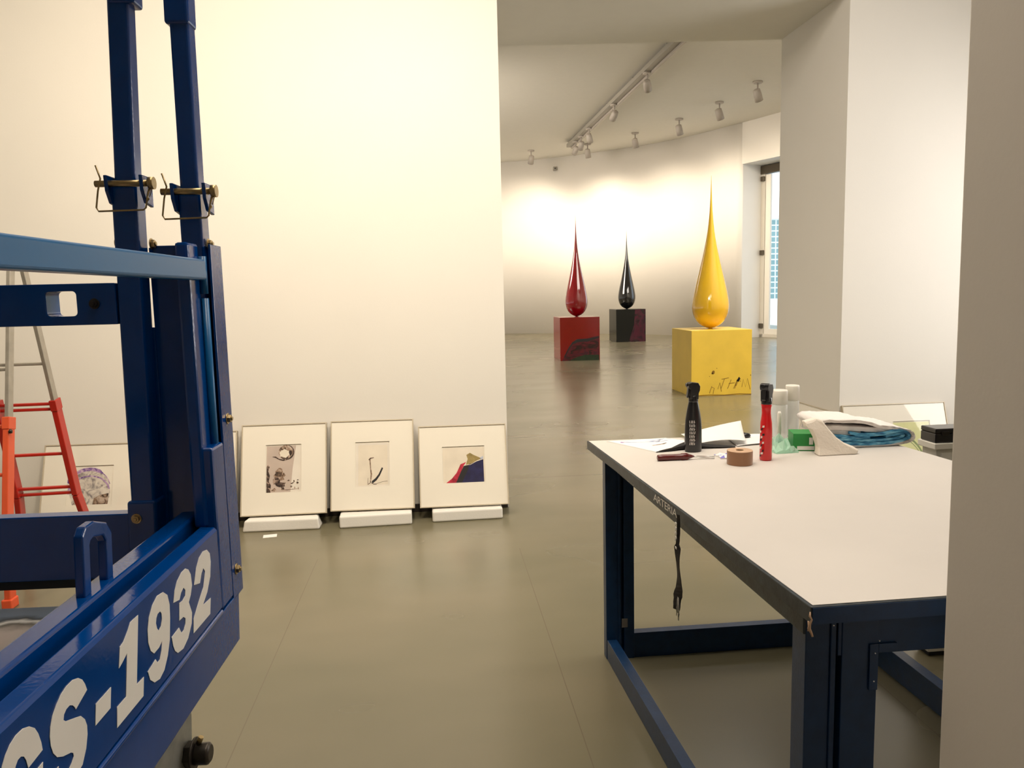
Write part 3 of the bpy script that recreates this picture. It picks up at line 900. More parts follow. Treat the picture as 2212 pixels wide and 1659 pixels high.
# far frame (red) and near frame (orange)
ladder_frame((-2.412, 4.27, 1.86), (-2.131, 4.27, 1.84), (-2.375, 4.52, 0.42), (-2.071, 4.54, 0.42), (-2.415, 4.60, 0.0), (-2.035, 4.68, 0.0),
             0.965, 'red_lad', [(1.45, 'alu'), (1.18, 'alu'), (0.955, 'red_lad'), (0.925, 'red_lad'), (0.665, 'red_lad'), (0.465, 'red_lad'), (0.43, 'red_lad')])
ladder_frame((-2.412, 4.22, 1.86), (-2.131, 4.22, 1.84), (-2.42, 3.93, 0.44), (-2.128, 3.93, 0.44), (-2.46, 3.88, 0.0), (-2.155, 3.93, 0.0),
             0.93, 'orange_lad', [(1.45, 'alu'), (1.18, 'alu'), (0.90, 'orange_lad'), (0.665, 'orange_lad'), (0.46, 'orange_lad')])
for x in (-2.405, -2.135):
    m = Mesh(); m.lathe([(0.045, x - 0.012), (0.045, x + 0.012)], (0, 4.245, 1.812), 24, 'x'); m.make('hinge', 'red_lad', lad, bevel=0.003)
m = Mesh(); m.lathe([(0.008, 0.0), (0.010, 0.012), (0.004, 0.02)], (-2.105, 3.99, 0.87), 10, 'z'); m.make('spring_pin', 'dark_steel', lad)

# ================================================================ FRAMED PICTURES
def picture(label, w, H, loc, lean, rotz, op, art_fn, group, parts=True, glassy=True):
    """local frame: x across, z up the face, front at y = 0 looking to -y; op = mat opening (x0, x1, z0, z1) as fractions"""
    t = thing('framed_picture', label, 'picture', loc, (-lean, 0, rotz), group)
    X = WM[t]
    fw, dp = 0.0075, 0.032
    m = Mesh(X)
    for (a, b, c, d) in ((-w / 2, -w / 2 + fw, 0, H), (w / 2 - fw, w / 2, 0, H), (-w / 2 + fw, w / 2 - fw, 0, fw), (-w / 2 + fw, w / 2 - fw, H - fw, H)):
        m.box(a, b, 0, dp, c, d)
    m.make('frame', 'frame', t, bevel=0.0012)
    x0, x1, z0, z1 = -w / 2 + op[0] * w, -w / 2 + op[1] * w, op[2] * H, op[3] * H
    m = Mesh(X)
    a0, a1 = -w / 2 + fw, w / 2 - fw
    for (a, b, c, d) in ((a0, x0, fw, H - fw), (x1, a1, fw, H - fw), (x0, x1, fw, z0), (x0, x1, z1, H - fw)):
        m.box(a, b, 0.006, 0.0105, c, d)
    m.make('mat_board', 'matbd', t)
    m = Mesh(X); m.box(a0, a1, 0.0135, 0.020, fw, H - fw); m.make('backing_board', 'matbd', t)
    m = Mesh(X)
    def fn(a, b, d):      # a, b in 0..1 over the print area
        return (x0 + 0.004 + a * (x1 - x0 - 0.008), 0.0130 - d, z0 + 0.002 + b * (z1 - z0 - 0.010))
    mats = art_fn(m, fn)
    m.make('print', mats, t)
    if glassy:
        m = Mesh(X); m.box(a0, a1, 0.0040, 0.0052, fw, H - fw); m.make('glazing', 'glass', t)
    return t

def blob(cx, cz, rx, rz, n=22, j=0.12, seed=1, a0=0.0):
    R = random.Random(seed)
    return [(cx + rx * math.cos(a0 + 2 * PI * k / n) * (1 + R.uniform(-j, j)), cz + rz * math.sin(a0 + 2 * PI * k / n) * (1 + R.uniform(-j, j))) for k in range(n)]
Q = [(0, 0), (1, 0), (1, 1), (0, 1)]
def clampp(P): return [(min(1, max(0, a)), min(1, max(0, b))) for a, b in P]

def art_sphere(m, fn):
    S = 0.00012
    m.poly_prism(Q, fn, 0, S, 0)
    m.poly_prism([(0.70, 0.0), (1, 0.0), (1, 1), (0.86, 1), (0.76, 0.5)], fn, S, 2 * S, 1)
    m.poly_prism(clampp([(0, 0), (0.12, 0.0), (0.13, 0.16), (0.07, 0.24), (0.10, 0.36), (0.05, 0.46), (0.09, 0.55), (0.04, 0.60), (0, 0.55)]), fn, 2 * S, 3 * S, 2)
    m.poly_prism(blob(0.30, 0.24, 0.11, 0.10, 18, 0.3, 3), fn, 2 * S, 3 * S, 2)
    m.poly_prism(blob(0.42, 0.15, 0.10, 0.06, 16, 0.35, 5), fn, 3 * S, 4 * S, 2)
    m.poly_prism(blob(0.38, 0.36, 0.15, 0.14, 18, 0.3, 6), fn, S * 1.5, 2 * S, 4)
    m.poly_prism([(0.12, 0.03), (0.24, 0.10), (0.30, 0.04), (0.24, 0.02)], fn, 3 * S, 4 * S, 3)
    for k in range(14):
        R = random.Random(20 + k)
        a, b = R.uniform(0.45, 0.95), R.uniform(0.04, 0.26)
        m.poly_prism(blob(a, b, R.uniform(0.015, 0.035), R.uniform(0.01, 0.03), 8, 0.4, k), fn, 4 * S, 5 * S, 2 if k % 2 else 3)
    m.stroke([(0.42, 0.05), (0.62, 0.045), (0.92, 0.06)], 0.012, fn, 4 * S, 5 * S, 3)
    c = (0.57, 0.86)
    m.poly_prism(blob(c[0], c[1], 0.225, 0.155, 36, 0.02, 9), fn, 4 * S, 5 * S, 4)
    m.poly_prism(blob(c[0] - 0.05, c[1] - 0.03, 0.14, 0.09, 20, 0.15, 10), fn, 5 * S, 6 * S, 5)
    arc = [(c[0] + 0.22 * math.cos(math.radians(a)), c[1] + 0.155 * math.sin(math.radians(a))) for a in range(75, -150, -15)]
    m.stroke(arc, [0.008 + 0.030 * math.sin(PI * k / (len(arc) - 1)) for k in range(len(arc))], fn, 6 * S, 7 * S, 2)
    m.stroke([(0.17, 0.765), (0.26, 0.76), (0.36, 0.71), (0.48, 0.685), (0.62, 0.70)], [0.01, 0.03, 0.022, 0.03, 0.012], fn, 7 * S, 8 * S, 2)
    m.poly_prism(blob(0.70, 0.84, 0.05, 0.05, 10, 0.4, 12), fn, 7 * S, 8 * S, 2)
    return ['pr_pink', 'pr_cream', 'ink_dk', 'ink_brown', 'ink_brown', 'pr_pale']

def art_hook(m, fn):
    S = 0.00012
    m.poly_prism(Q, fn, 0, S, 0)
    m.poly_prism([(0.06, 0.02), (0.96, 0.04), (0.95, 0.95), (0.07, 0.96)], fn, S, 2 * S, 1)
    m.stroke([(0.42, 0.62), (0.44, 0.40), (0.46, 0.28), (0.43, 0.10)], [0.04, 0.03, 0.05, 0.03], fn, 2 * S, 3 * S, 3)
    m.stroke([(0.38, 0.61), (0.44, 0.645), (0.54, 0.66)], [0.02, 0.035, 0.02], fn, 2 * S, 3 * S, 4)
    m.stroke([(0.36, 0.05), (0.44, 0.09), (0.53, 0.05), (0.62, 0.05)], 0.016, fn, 2 * S, 3 * S, 4)
    m.stroke([(0.35, 0.04), (0.36, 0.2)], 0.012, fn, 2 * S, 3 * S, 3)
    m.stroke([(0.48, 0.09), (0.60, 0.16), (0.70, 0.26), (0.80, 0.42)], [0.06, 0.06, 0.05, 0.045], fn, 3 * S, 4 * S, 2)
    m.stroke([(0.62, 0.06), (0.8, 0.10), (0.95, 0.11)], 0.008, fn, 2 * S, 3 * S, 4)
    return ['pr_cream', 'pr_pale', 'ink_blk', 'ink_brown', 'ink_dk']

def art_slope(m, fn):
    S = 0.00012
    m.poly_prism(Q, fn, 0, S, 0)
    m.poly_prism([(0.30, 0.0), (0.98, 0.0), (0.98, 0.64), (0.72, 0.56), (0.60, 0.50), (0.50, 0.46)], fn, S, 2 * S, 1)
    m.poly_prism([(0.30, 0.0), (0.44, 0.0), (0.60, 0.36), (0.63, 0.50), (0.50, 0.47), (0.42, 0.30)], fn, 2 * S, 3 * S, 4)
    m.poly_prism([(0.06, 0.0), (0.30, 0.0), (0.38, 0.20), (0.50, 0.48), (0.56, 0.58), (0.42, 0.52), (0.32, 0.28), (0.20, 0.12)], fn, 2 * S, 3 * S, 2)
    m.poly_prism([(0.55, 0.50), (0.60, 0.66), (0.57, 0.78), (0.66, 0.84), (0.74, 0.78), (0.88, 0.70), (0.93, 0.66), (0.80, 0.60), (0.68, 0.53)], fn, 3 * S, 4 * S, 3)
    m.stroke([(0.50, 0.49), (0.66, 0.50), (0.80, 0.585), (0.97, 0.65)], 0.012, fn, 4 * S, 5 * S, 0)
    m.poly_prism([(0.88, 0.68), (0.98, 0.74), (0.98, 0.65), (0.9, 0.63)], fn, 3 * S, 4 * S, 5)
    return ['pr_pale', 'pr_navy', 'pr_red', 'pr_olive', 'ink_blk', 'pr_bluegrey']

def art_dome(m, fn):
    S = 0.00012
    m.poly_prism(Q, fn, 0, S, 0)
    dome = [(0.5 + 0.46 * math.cos(math.radians(a)), 0.30 + 0.66 * math.sin(math.radians(a))) for a in range(0, 181, 10)]
    m.poly_prism([(0.92, 0.02)] + dome + [(0.12, 0.02)], fn, S, 2 * S, 1)
    out = [(0.46 + 0.50 * math.cos(math.radians(a)), 0.40 + 0.54 * math.sin(math.radians(a))) for a in range(15, 171, 12)]
    m.stroke(out, [0.02] * 4 + [0.09] * 10, fn, 2 * S, 3 * S, 2)
    ou2 = [(0.48 + 0.46 * math.cos(math.radians(a)), 0.34 + 0.42 * math.sin(math.radians(a))) for a in range(10, 165, 12)]
    m.stroke(ou2, 0.035, fn, 3 * S, 4 * S, 2)
    m.poly_prism(clampp(blob(0.10, 0.70, 0.12, 0.17, 18, 0.15, 4)), fn, 4 * S, 5 * S, 3)
    m.poly_prism(clampp([(0.0, 0.45), (0.14, 0.55), (0.10, 0.38), (0.03, 0.30), (0, 0.3)]), fn, 4 * S, 5 * S, 2)
    m.poly_prism([(0.58, 0.02), (0.92, 0.02), (0.93, 0.30), (0.74, 0.26), (0.60, 0.18)], fn, 5 * S, 6 * S, 4)
    m.stroke([(0.16, 0.04), (0.28, 0.22)], 0.04, fn, 5 * S, 6 * S, 5)
    return ['matbd', 'pr_grey', 'pr_violet', 'pr_dviolet', 'ink_brown', 'ink_dk']

def art_leaf(m, fn):
    S = 0.00012
    m.poly_prism(Q, fn, 0, S, 0)
    arc = [(0.12 + 0.62 * math.cos(math.radians(a)), -0.05 + 0.72 * math.sin(math.radians(a))) for a in range(90, -1, -10)]
    m.stroke(arc, 0.05, fn, S, 2 * S, 1)
    m.stroke([(a - 0.05, b - 0.05) for a, b in arc], 0.02, fn, 2 * S, 3 * S, 1)
    return ['pr_lime', 'pr_moss']

def art_plain(m, fn):
    m.poly_prism(Q, fn, 0, 0.00012, 0)
    m.poly_prism(blob(0.5, 0.5, 0.3, 0.3, 14, 0.3, 2), fn, 0.00012, 0.00024, 1)
    return ['pr_cream', 'pr_grey']

GP = 'framed prints standing along the walls'
lean = math.atan2(0.185, 0.57)
picture('framed print of a floating sphere above brown brushwork, leaning on white wall', 0.558, 0.606, (-1.031, 5.060, 0.0885), lean, -0.01, (0.285, 0.70, 0.245, 0.770), art_sphere, GP)
picture('framed print of a thin column and black hooked stroke, tallest in its row', 0.556, 0.604, (-0.452, 5.060, 0.0935), lean, -0.03, (0.295, 0.705, 0.255, 0.755), art_hook, GP)
picture('framed print with red slope, navy block and olive shape at the wall end', 0.600, 0.552, (0.160, 5.065, 0.0865), lean, -0.01, (0.265, 0.745, 0.285, 0.735), art_slope, GP)
picture('framed print of a violet and grey dome seen behind the ladder', 0.600, 0.552, (-2.275, 5.060, 0.0605), lean * 1.05, -0.04, (0.265, 0.745, 0.27, 0.74), art_dome, GP)
picture('framed print mostly hidden behind the blue lift post, only its edge showing', 0.555, 0.575, (-1.615, 5.060, 0.0865), lean, 0.0, (0.29, 0.71, 0.25, 0.76), art_plain, GP)
picture('wide framed print with lime green sheet behind the folded towel', 0.790, 0.600, (3.310, 5.085, 0.067), math.atan2(0.175, 0.57), 0.0, (0.47, 0.83, 0.28, 0.78), art_leaf, GP)
picture('framed print seen edge-on against the side of the opening, behind clear bottles', 0.560, 0.560, (2.690, 5.62, 0.060), 0.36, -PI / 2, (0.3, 0.7, 0.28, 0.74), art_plain, GP)

# foam blocks under the pictures
def foam(label, x0, x1, y0, y1, z, tilt, taper=0.0):
    m = Mesh(Matrix.Translation(((x0 + x1) / 2, (y0 + y1) / 2, 0)) @ Matrix.Rotation(tilt, 4, 'Z'))
    w, d = (x1 - x0) / 2, (y1 - y0) / 2
    m.hexa([(-w, -d, 0), (w, -d, 0), (w, d, 0), (-w, d, 0)], [(-w + taper * .5, -d, z), (w - taper * .2, -d, z), (w - taper, d, z), (-w + taper, d, z)])
    o = m.make('foam_block', 'foam', None, bevel=0.012, seg=3)
    return tag(o, label, 'foam block', 'white foam blocks under the pictures')
foam('white foam block with slanted ends under the sphere print', -1.285, -0.79, 4.995, 5.125, 0.077, -0.02, 0.03)
foam('white foam block under the print with black hooked stroke', -0.665, -0.195, 4.985, 5.12, 0.082, 0.03)
foam('white foam block under the red and navy print', -0.060, 0.410, 5.015, 5.14, 0.075, 0.02)
foam('white foam block under the print hidden behind blue lift', -1.86, -1.40, 5.02, 5.14, 0.074, 0.0)
for k, x in enumerate((-2.50, -2.05)):
    foam('white foam block under the violet dome print, %s end' % ('left' if k == 0 else 'right'), x - 0.09, x + 0.09, 5.02, 5.14, 0.048, 0.0)
foam('white foam block under the lime green print', 3.05, 3.55, 5.04, 5.16, 0.055, 0.0)
m = Mesh(Matrix.Translation((2.72, 5.62, 0))); m.box(-0.06, 0.07, -0.25, 0.25, 0, 0.047)
tag(m.make('foam_block', 'foam', None, bevel=0.01), 'white foam block under the print beside the opening', 'foam block', 'white foam blocks under the pictures')
m = Mesh(Matrix.Translation((-1.09, 4.90, 0)) @ Matrix.Rotation(0.15, 4, 'Z')); m.box(-0.042, 0.042, -0.03, 0.03, 0, 0.0015)
tag(m.make('paper_note', 'paper'), 'small white paper note lying on floor before the foam block', 'paper')

# ================================================================ SCULPTURES
def drop_prof(z0, top, rmax, s=1.0):
    P = [(0.000, 0.03), (0.008, 0.18), (0.030, 0.39), (0.066, 0.60), (0.115, 0.77), (0.165, 0.875), (0.225, 0.955), (0.290, 0.995), (0.345, 1.0), (0.41, 0.975), (0.50, 0.915),
         (0.60, 0.835), (0.70, 0.745), (0.80, 0.650), (0.90, 0.560), (1.00, 0.470), (1.10, 0.388), (1.19, 0.318), (1.29, 0.250), (1.38, 0.195), (1.48, 0.148), (1.58, 0.110), (1.68, 0.080), (1.78, 0.056), (1.90, 0.036), (2.05, 0.018), (2.17, 0.005)]
    k = (top - z0) / 2.17
    return [(max(0.0015, r * rmax), z0 + z * k) for z, r in P]
def sculpture(colr, c, z0, top, rmax, mname, lab):
    t = thing('teardrop_sculpture', lab, 'sculpture', (c[0], c[1], z0))
    m = Mesh(); m.lathe(drop_prof(z0 + 0.006, top, rmax), (c[0], c[1], 0), 64); m.make('teardrop', mname, t)
    m = Mesh(); m.lathe([(0.05, z0), (0.05, z0 + 0.004), (0.03, z0 + 0.006), (0.022, z0 + 0.018)], (c[0], c[1], 0), 24); m.make('foot_ring', mname, t)
    return t
def plinth(name_lab, x0, x1, y0, y1, z, mname, decor):
    t = thing('plinth', name_lab, 'plinth', ((x0 + x1) / 2, (y0 + y1) / 2, 0))
    m = Mesh(); m.box(x0, x1, y0, y1, 0.0, z); b = m.make('block', mname, t, bevel=0.004)
    m = Mesh()
    def fn(a, bb, d): return (x0 + a * (x1 - x0), y0 - 0.0005 - d, bb * z)
    mats = decor(m, fn)
    m.make('painted_marks', mats, t)
    return t
def dec_yellow(m, fn):
    R = random.Random(3)
    S = 0.0006
    for pts in ([(0.50, 0.06), (0.47, 0.20), (0.44, 0.10)], [(0.50, 0.25), (0.62, 0.27)], [(0.55, 0.26), (0.49, 0.10)], [(0.66, 0.24), (0.60, 0.10)], [(0.62, 0.18), (0.72, 0.19)],
                [(0.76, 0.24), (0.72, 0.10)], [(0.80, 0.27), (0.74, 0.14)], [(0.70, 0.10), (0.76, 0.23), (0.82, 0.21)], [(0.84, 0.12), (0.86, 0.24), (0.90, 0.12), (0.93, 0.25), (0.98, 0.08)],
                [(0.30, 0.04), (0.34, 0.15)], [(0.36, 0.03), (0.38, 0.12), (0.34, 0.13)]):
        m.stroke(pts, 0.009, fn, 0, S, 0)
    for (a, b, r) in ((0.36, 0.36, 0.025), (0.345, 0.345, 0.014), (0.42, 0.42, 0.007), (0.30, 0.30, 0.006), (0.985, 0.30, 0.010)):
        m.poly_prism(blob(a, b, r, r, 10, 0.3, int(a * 100)), fn, 0, S, 1)
    m.poly_prism([(0.75, 0.22), (0.79, 0.28), (0.815, 0.25), (0.78, 0.20)], fn, 0, S, 2)
    m.stroke([(0.0, 0.008), (0.3, 0.016), (0.55, 0.006), (0.8, 0.018), (1.0, 0.006)], 0.012, fn, 0, S, 1)
    return ['scribble', 'scribble', 'ink_blk']
def dec_red(m, fn):
    S = 0.0006
    m.poly_prism([(0.04, 0.0), (0.98, 0.0), (0.985, 0.565), (0.85, 0.55), (0.70, 0.51), (0.55, 0.50), (0.42, 0.50), (0.30, 0.42), (0.22, 0.33), (0.16, 0.20), (0.10, 0.09)], fn, 0, S, 0)
    m.poly_prism([(0.25, 0.0), (0.98, 0.0), (0.98, 0.12), (0.62, 0.13), (0.42, 0.08), (0.3, 0.04)], fn, S, 2 * S, 1)
    m.stroke([(0.30, 0.40), (0.45, 0.46), (0.72, 0.47), (0.98, 0.53)], [0.05, 0.07, 0.06, 0.03], fn, S, 2 * S, 2)
    m.stroke([(0.10, 0.08), (0.20, 0.26), (0.31, 0.40)], 0.03, fn, S, 2 * S, 2)
    return ['maroon', 'dkgreen', 'black_mt']
def dec_black(m, fn):  # wine red patch over the right part of the front
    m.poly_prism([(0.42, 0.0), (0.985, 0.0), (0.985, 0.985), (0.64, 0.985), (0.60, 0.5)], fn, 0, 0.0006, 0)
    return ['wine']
plinth('yellow cubic plinth with dark scribbles near its foot', 3.556, 4.432, 10.45, 11.34, 0.925, 'yellow_p', dec_yellow)
plinth('red cubic plinth with maroon brushwork across its lower front', 2.722, 3.604, 16.70, 17.60, 0.950, 'red_p', dec_red)
plinth('black cubic plinth with wine red patch on its right side', 5.31, 6.195, 22.30, 23.22, 0.960, 'black_p', dec_black)
sculpture('yellow', (3.982, 10.88), 0.925, 3.10, 0.262, 'yellow_lac', 'glossy yellow teardrop sculpture with long spike on yellow plinth')
sculpture('red', (3.175, 17.13), 0.950, 3.20, 0.248, 'red_lac', 'glossy red teardrop sculpture with long spike on red plinth')
sculpture('black', (5.735, 22.72), 0.960, 3.30, 0.258, 'black_lac', 'glossy black teardrop sculpture with long spike on black plinth')

# ================================================================ WORK TABLE
tab = thing('work_table', 'large steel-framed work table with cream mat top and navy frame', 'table', (1.2, 2.2, 0))
CNL, CFL, CFR, CNR = (0.689, 1.335), (0.598, 3.035), (1.715, 3.000), (1.800, 1.350)
TZ = 0.90
def quad_slab(m, z0, z1, inset=0.0, mi=0):
    c = Vector((sum(p[0] for p in (CNL, CFL, CFR, CNR)) / 4, sum(p[1] for p in (CNL, CFL, CFR, CNR)) / 4))
    P = []
    for p in (CNL, CNR, CFR, CFL):
        P.append((p[0] + math.copysign(inset, c.x - p[0]), p[1] + math.copysign(inset, c.y - p[1])))
    m.hexa([(a, b, z0) for a, b in P], [(a, b, z1) for a, b in P], mi)
m = Mesh(); quad_slab(m, 0.865, 0.8985); m.make('tabletop', 'slabside', tab, bevel=0.002, label='worn dark steel-edged tabletop')
m = Mesh(); quad_slab(m, 0.8985, TZ, 0.006); m.make('top_mat', 'top', tab, bevel=0.0006, label='cream mat covering the tabletop')
m = Mesh(); m.hexa([(0.692, 1.3335, 0.864), (1.80, 1.3485, 0.864), (1.80, 1.3530, 0.864), (0.692, 1.3380, 0.864)],
                   [(0.692, 1.3335, 0.8965), (1.80, 1.3485, 0.8965), (1.80, 1.3530, 0.8965), (0.692, 1.3380, 0.8965)])
m.make('front_edge_plate', 'navy', tab)
# aprons
def lx(y): return 0.655 + (3.006 - y) / (3.006 - 1.37) * 0.042
m = Mesh()
ya, yb = 2.955, 1.375
m.hexa([(lx(ya) - .002, ya, 0.826), (lx(yb) - .002, yb, 0.826), (lx(yb) + 0.03, yb, 0.826), (lx(ya) + 0.03, ya, 0.826)],
       [(lx(ya) - .002, ya, 0.865), (lx(yb) - .002, yb, 0.865), (lx(yb) + 0.03, yb, 0.865), (lx(ya) + 0.03, ya, 0.865)])
m.make('apron', 'slabside', tab, bevel=0.0015)
m = Mesh(); m.box(0.765, 1.76, 1.372, 1.402, 0.778, 0.865); m.make('apron', 'navy', tab, bevel=0.0015)
m = Mesh(); m.box(0.76, 1.66, 2.955, 2.985, 0.80, 0.865); m.make('apron', 'navy', tab, bevel=0.0015)
m = Mesh(); m.hexa([(1.70, 1.40, 0.80), (1.73, 1.40, 0.80), (1.695, 2.96, 0.80), (1.665, 2.96, 0.80)],
                   [(1.70, 1.40, 0.865), (1.73, 1.40, 0.865), (1.695, 2.96, 0.865), (1.665, 2.96, 0.865)])
m.make('apron', 'navy', tab, bevel=0.0015)
def leg(xo, y0, y1, d, inner):
    """two upright profiles side by side with a dark slot between; d = +1 when the outer side is the left"""
    m = Mesh()
    a = sorted((xo, xo + d * 0.050)); m.box(a[0], a[1], y0 + 0.004, y1, 0.0, 0.865)
    a = sorted((xo + d * 0.050, xo + d * 0.061)); m.box(a[0], a[1], y0, y1, 0.0, 0.865)
    a = sorted((xo + d * 0.0605, xo + d * 0.0735)); m.box(a[0], a[1], y0 + 0.025, y1, 0.0, 0.864)
    a = sorted((xo + d * 0.073, xo + d * (0.073 + inner))); m.box(a[0], a[1], y0, y1, 0.0, 0.865)
    return m.make('leg', 'navy', tab, bevel=0.0015)
nl = leg(0.6995, 1.370, 1.430, 1, 0.074)
fl_ = leg(0.655, 2.955, 3.006, 1, 0.042)
leg(1.775, 1.372, 1.430, -1, 0.06)
leg(1.705, 2.945, 2.990, -1, 0.042)
m = Mesh(); m.box(0.828, 0.846, 1.3655, 1.370, 0.705, 0.800); m.box(0.846, 0.885, 1.3655, 1.372, 0.782, 0.800)
m.make('corner_brace', 'navy', tab, bevel=0.001)
# floor rails
m = Mesh(); m.hexa([(0.657, 2.955, 0), (0.712, 1.43, 0), (0.752, 1.43, 0), (0.697, 2.955, 0)],
                   [(0.657, 2.955, 0.085), (0.712, 1.43, 0.085), (0.752, 1.43, 0.085), (0.697, 2.955, 0.085)])
m.make('floor_rail', 'navy', tab, bevel=0.0015)
m = Mesh(); m.box(0.765, 1.60, 2.96, 3.0, 0, 0.105); m.make('floor_rail', 'navy', tab, bevel=0.0015)
m = Mesh(); m.box(0.84, 1.65, 1.38, 1.42, 0, 0.10); m.make('floor_rail', 'navy', tab, bevel=0.0015)
m = Mesh(); m.hexa([(1.700, 2.945, 0), (1.720, 1.43, 0), (1.765, 1.43, 0), (1.745, 2.945, 0)],
                   [(1.700, 2.945, 0.10), (1.720, 1.43, 0.10), (1.765, 1.43, 0.10), (1.745, 2.945, 0.10)])
m.make('floor_rail', 'navy', tab, bevel=0.0015)
m = Mesh(); m.box(0.718, 0.742, 2.9535, 2.9552, 0.135, 0.172); m.make('sticker', 'sticker', tab)
# lettering on the left edge
def edge_x(y): return CFL[0] + (CFL[1] - y) / (CFL[1] - CNL[1]) * (CNL[0] - CFL[0])
cu = bpy.data.curves.new('edge_text', 'FONT')
cu.body = 'ARTERIA'
cu.size = 0.040
cu.space_character = 0.92
tmp = bpy.data.objects.new('edge_text', cu)
col.objects.link(tmp)
bpy.context.view_layer.update()
dg = bpy.context.evaluated_depsgraph_get()
tme = bpy.data.meshes.new_from_object(tmp.evaluated_get(dg))
bpy.data.objects.remove(tmp)
m = Mesh()
tb = bmesh.new(); tb.from_mesh(tme)
vm = {}
wmax = max(v.co.x for v in tb.verts)
for v in tb.verts:
    y = 2.225 - v.co.x / wmax * 0.195
    vm[v.index] = m.v((edge_x(y) - 0.0006, y, 0.869 + v.co.y * 0.80))
for f in tb.faces:
    try: m.bm.faces.new([vm[v.index] for v in f.verts])
    except ValueError: pass
tb.free()
bpy.data.meshes.remove(tme)
m.make('lettering', 'decal', tab, label='white stencilled ARTERIA lettering')
m = Mesh()
R = random.Random(5)
for k in range(6):
    y = 2.70 - k * 0.026
    def fe(a, b, d, y=y): return (lx(a) - 0.0022 - d, a, b)
    m.stroke([(y, 0.829 + R.uniform(0, 0.003)), (y - 0.004, 0.842), (y - 0.010, 0.848 + R.uniform(-0.004, 0.006))], 0.004, fe, 0.0, 0.0006)
    m.stroke([(y - 0.012, 0.846), (y - 0.013, 0.830)], 0.004, fe, 0.0, 0.0006)
m.make('worn_marks', 'decal', tab, label='worn illegible white marks')
# frayed tie knotted round the near corner
m = Mesh()
m.tube([(0.6865, 1.3330, 0.890), (0.6855, 1.3320, 0.882), (0.6885, 1.3300, 0.876), (0.6855, 1.3310, 0.868), (0.6845, 1.3320, 0.858), (0.6880, 1.3300, 0.850), (0.6900, 1.3290, 0.843)], [0.0012, 0.0022, 0.0018, 0.0024, 0.0034, 0.0024, 0.0022], 8)
m.tube([(0.6830, 1.3330, 0.872), (0.6835, 1.3325, 0.862), (0.6825, 1.3320, 0.853)], 0.0014, 8)
o = m.make('string_knot', 'tape_side', tab, label='pale knotted string at the near corner')
m = Mesh()
for (x, z) in ((0.8465, 0.807), (0.8385, 0.782), (0.8375, 0.724), (0.7515, 0.845), (1.02, 0.893)):
    m.lathe([(0.0014, 1.3640), (0.0012, 1.3655)], (x, 0, z), 8, 'y')
m.make('paint_chips', 'paper', tab)

# strap hanging from the edge
st = thing('hanging_strap', 'frayed black strap hanging from the left edge of the work table', 'strap', (0.648, 1.985, 0.62))
m = Mesh()
R = random.Random(11)
L_, R_ = [], []
N = 26
for k in range(N + 1):
    t = k / N
    z = 0.893 - t * 0.272
    w = 0.0050 if t < 0.33 else (0.0120 + 0.004 * math.sin(t * 9)) * (1.0 if t < 0.85 else 0.75)
    yc = 1.985 + 0.004 * math.sin(t * 7) + (0.004 if t > .8 else 0)
    tw = 0.35 + 0.25 * math.sin(t * 8)
    x = 0.6395 + 0.002 * math.sin(t * 11)
    L_.append((x - w * math.sin(tw), yc + w * math.cos(tw) + R.uniform(-.0012, .0012), z)); R_.append((x + w * math.sin(tw), yc - w * math.cos(tw) + R.uniform(-.0012, .0012), z))
m.rings([[l, (l[0] + 0.002, l[1], l[2]), (r[0] + 0.002, r[1], r[2]), r] for l, r in zip(L_, R_)], smooth=False)
m.make('webbing', 'black_mt', st)
m = Mesh()
for k in range(16):
    y = 1.985 + R.uniform(-0.009, 0.009)
    m.tube([(0.6400, y, 0.66), (0.6395 + R.uniform(-.003, .003), y + R.uniform(-.006, .004), 0.63), (0.639, y + R.uniform(-.012, .004), 0.612 + R.uniform(-.02, .01))], 0.0006, 5)
m.make('frayed_end', 'track', st)
m = Mesh()
for z in (0.868, 0.855, 0.842, 0.829, 0.800):
    m.box(0.6335, 0.6350, 1.980, 1.9905, z - 0.003, z + 0.003)
m.box(0.6360, 0.6375, 1.998, 2.001, 0.815, 0.868)
m.make('stitched_marks', 'decal', st)

Z = TZ + 0.0004
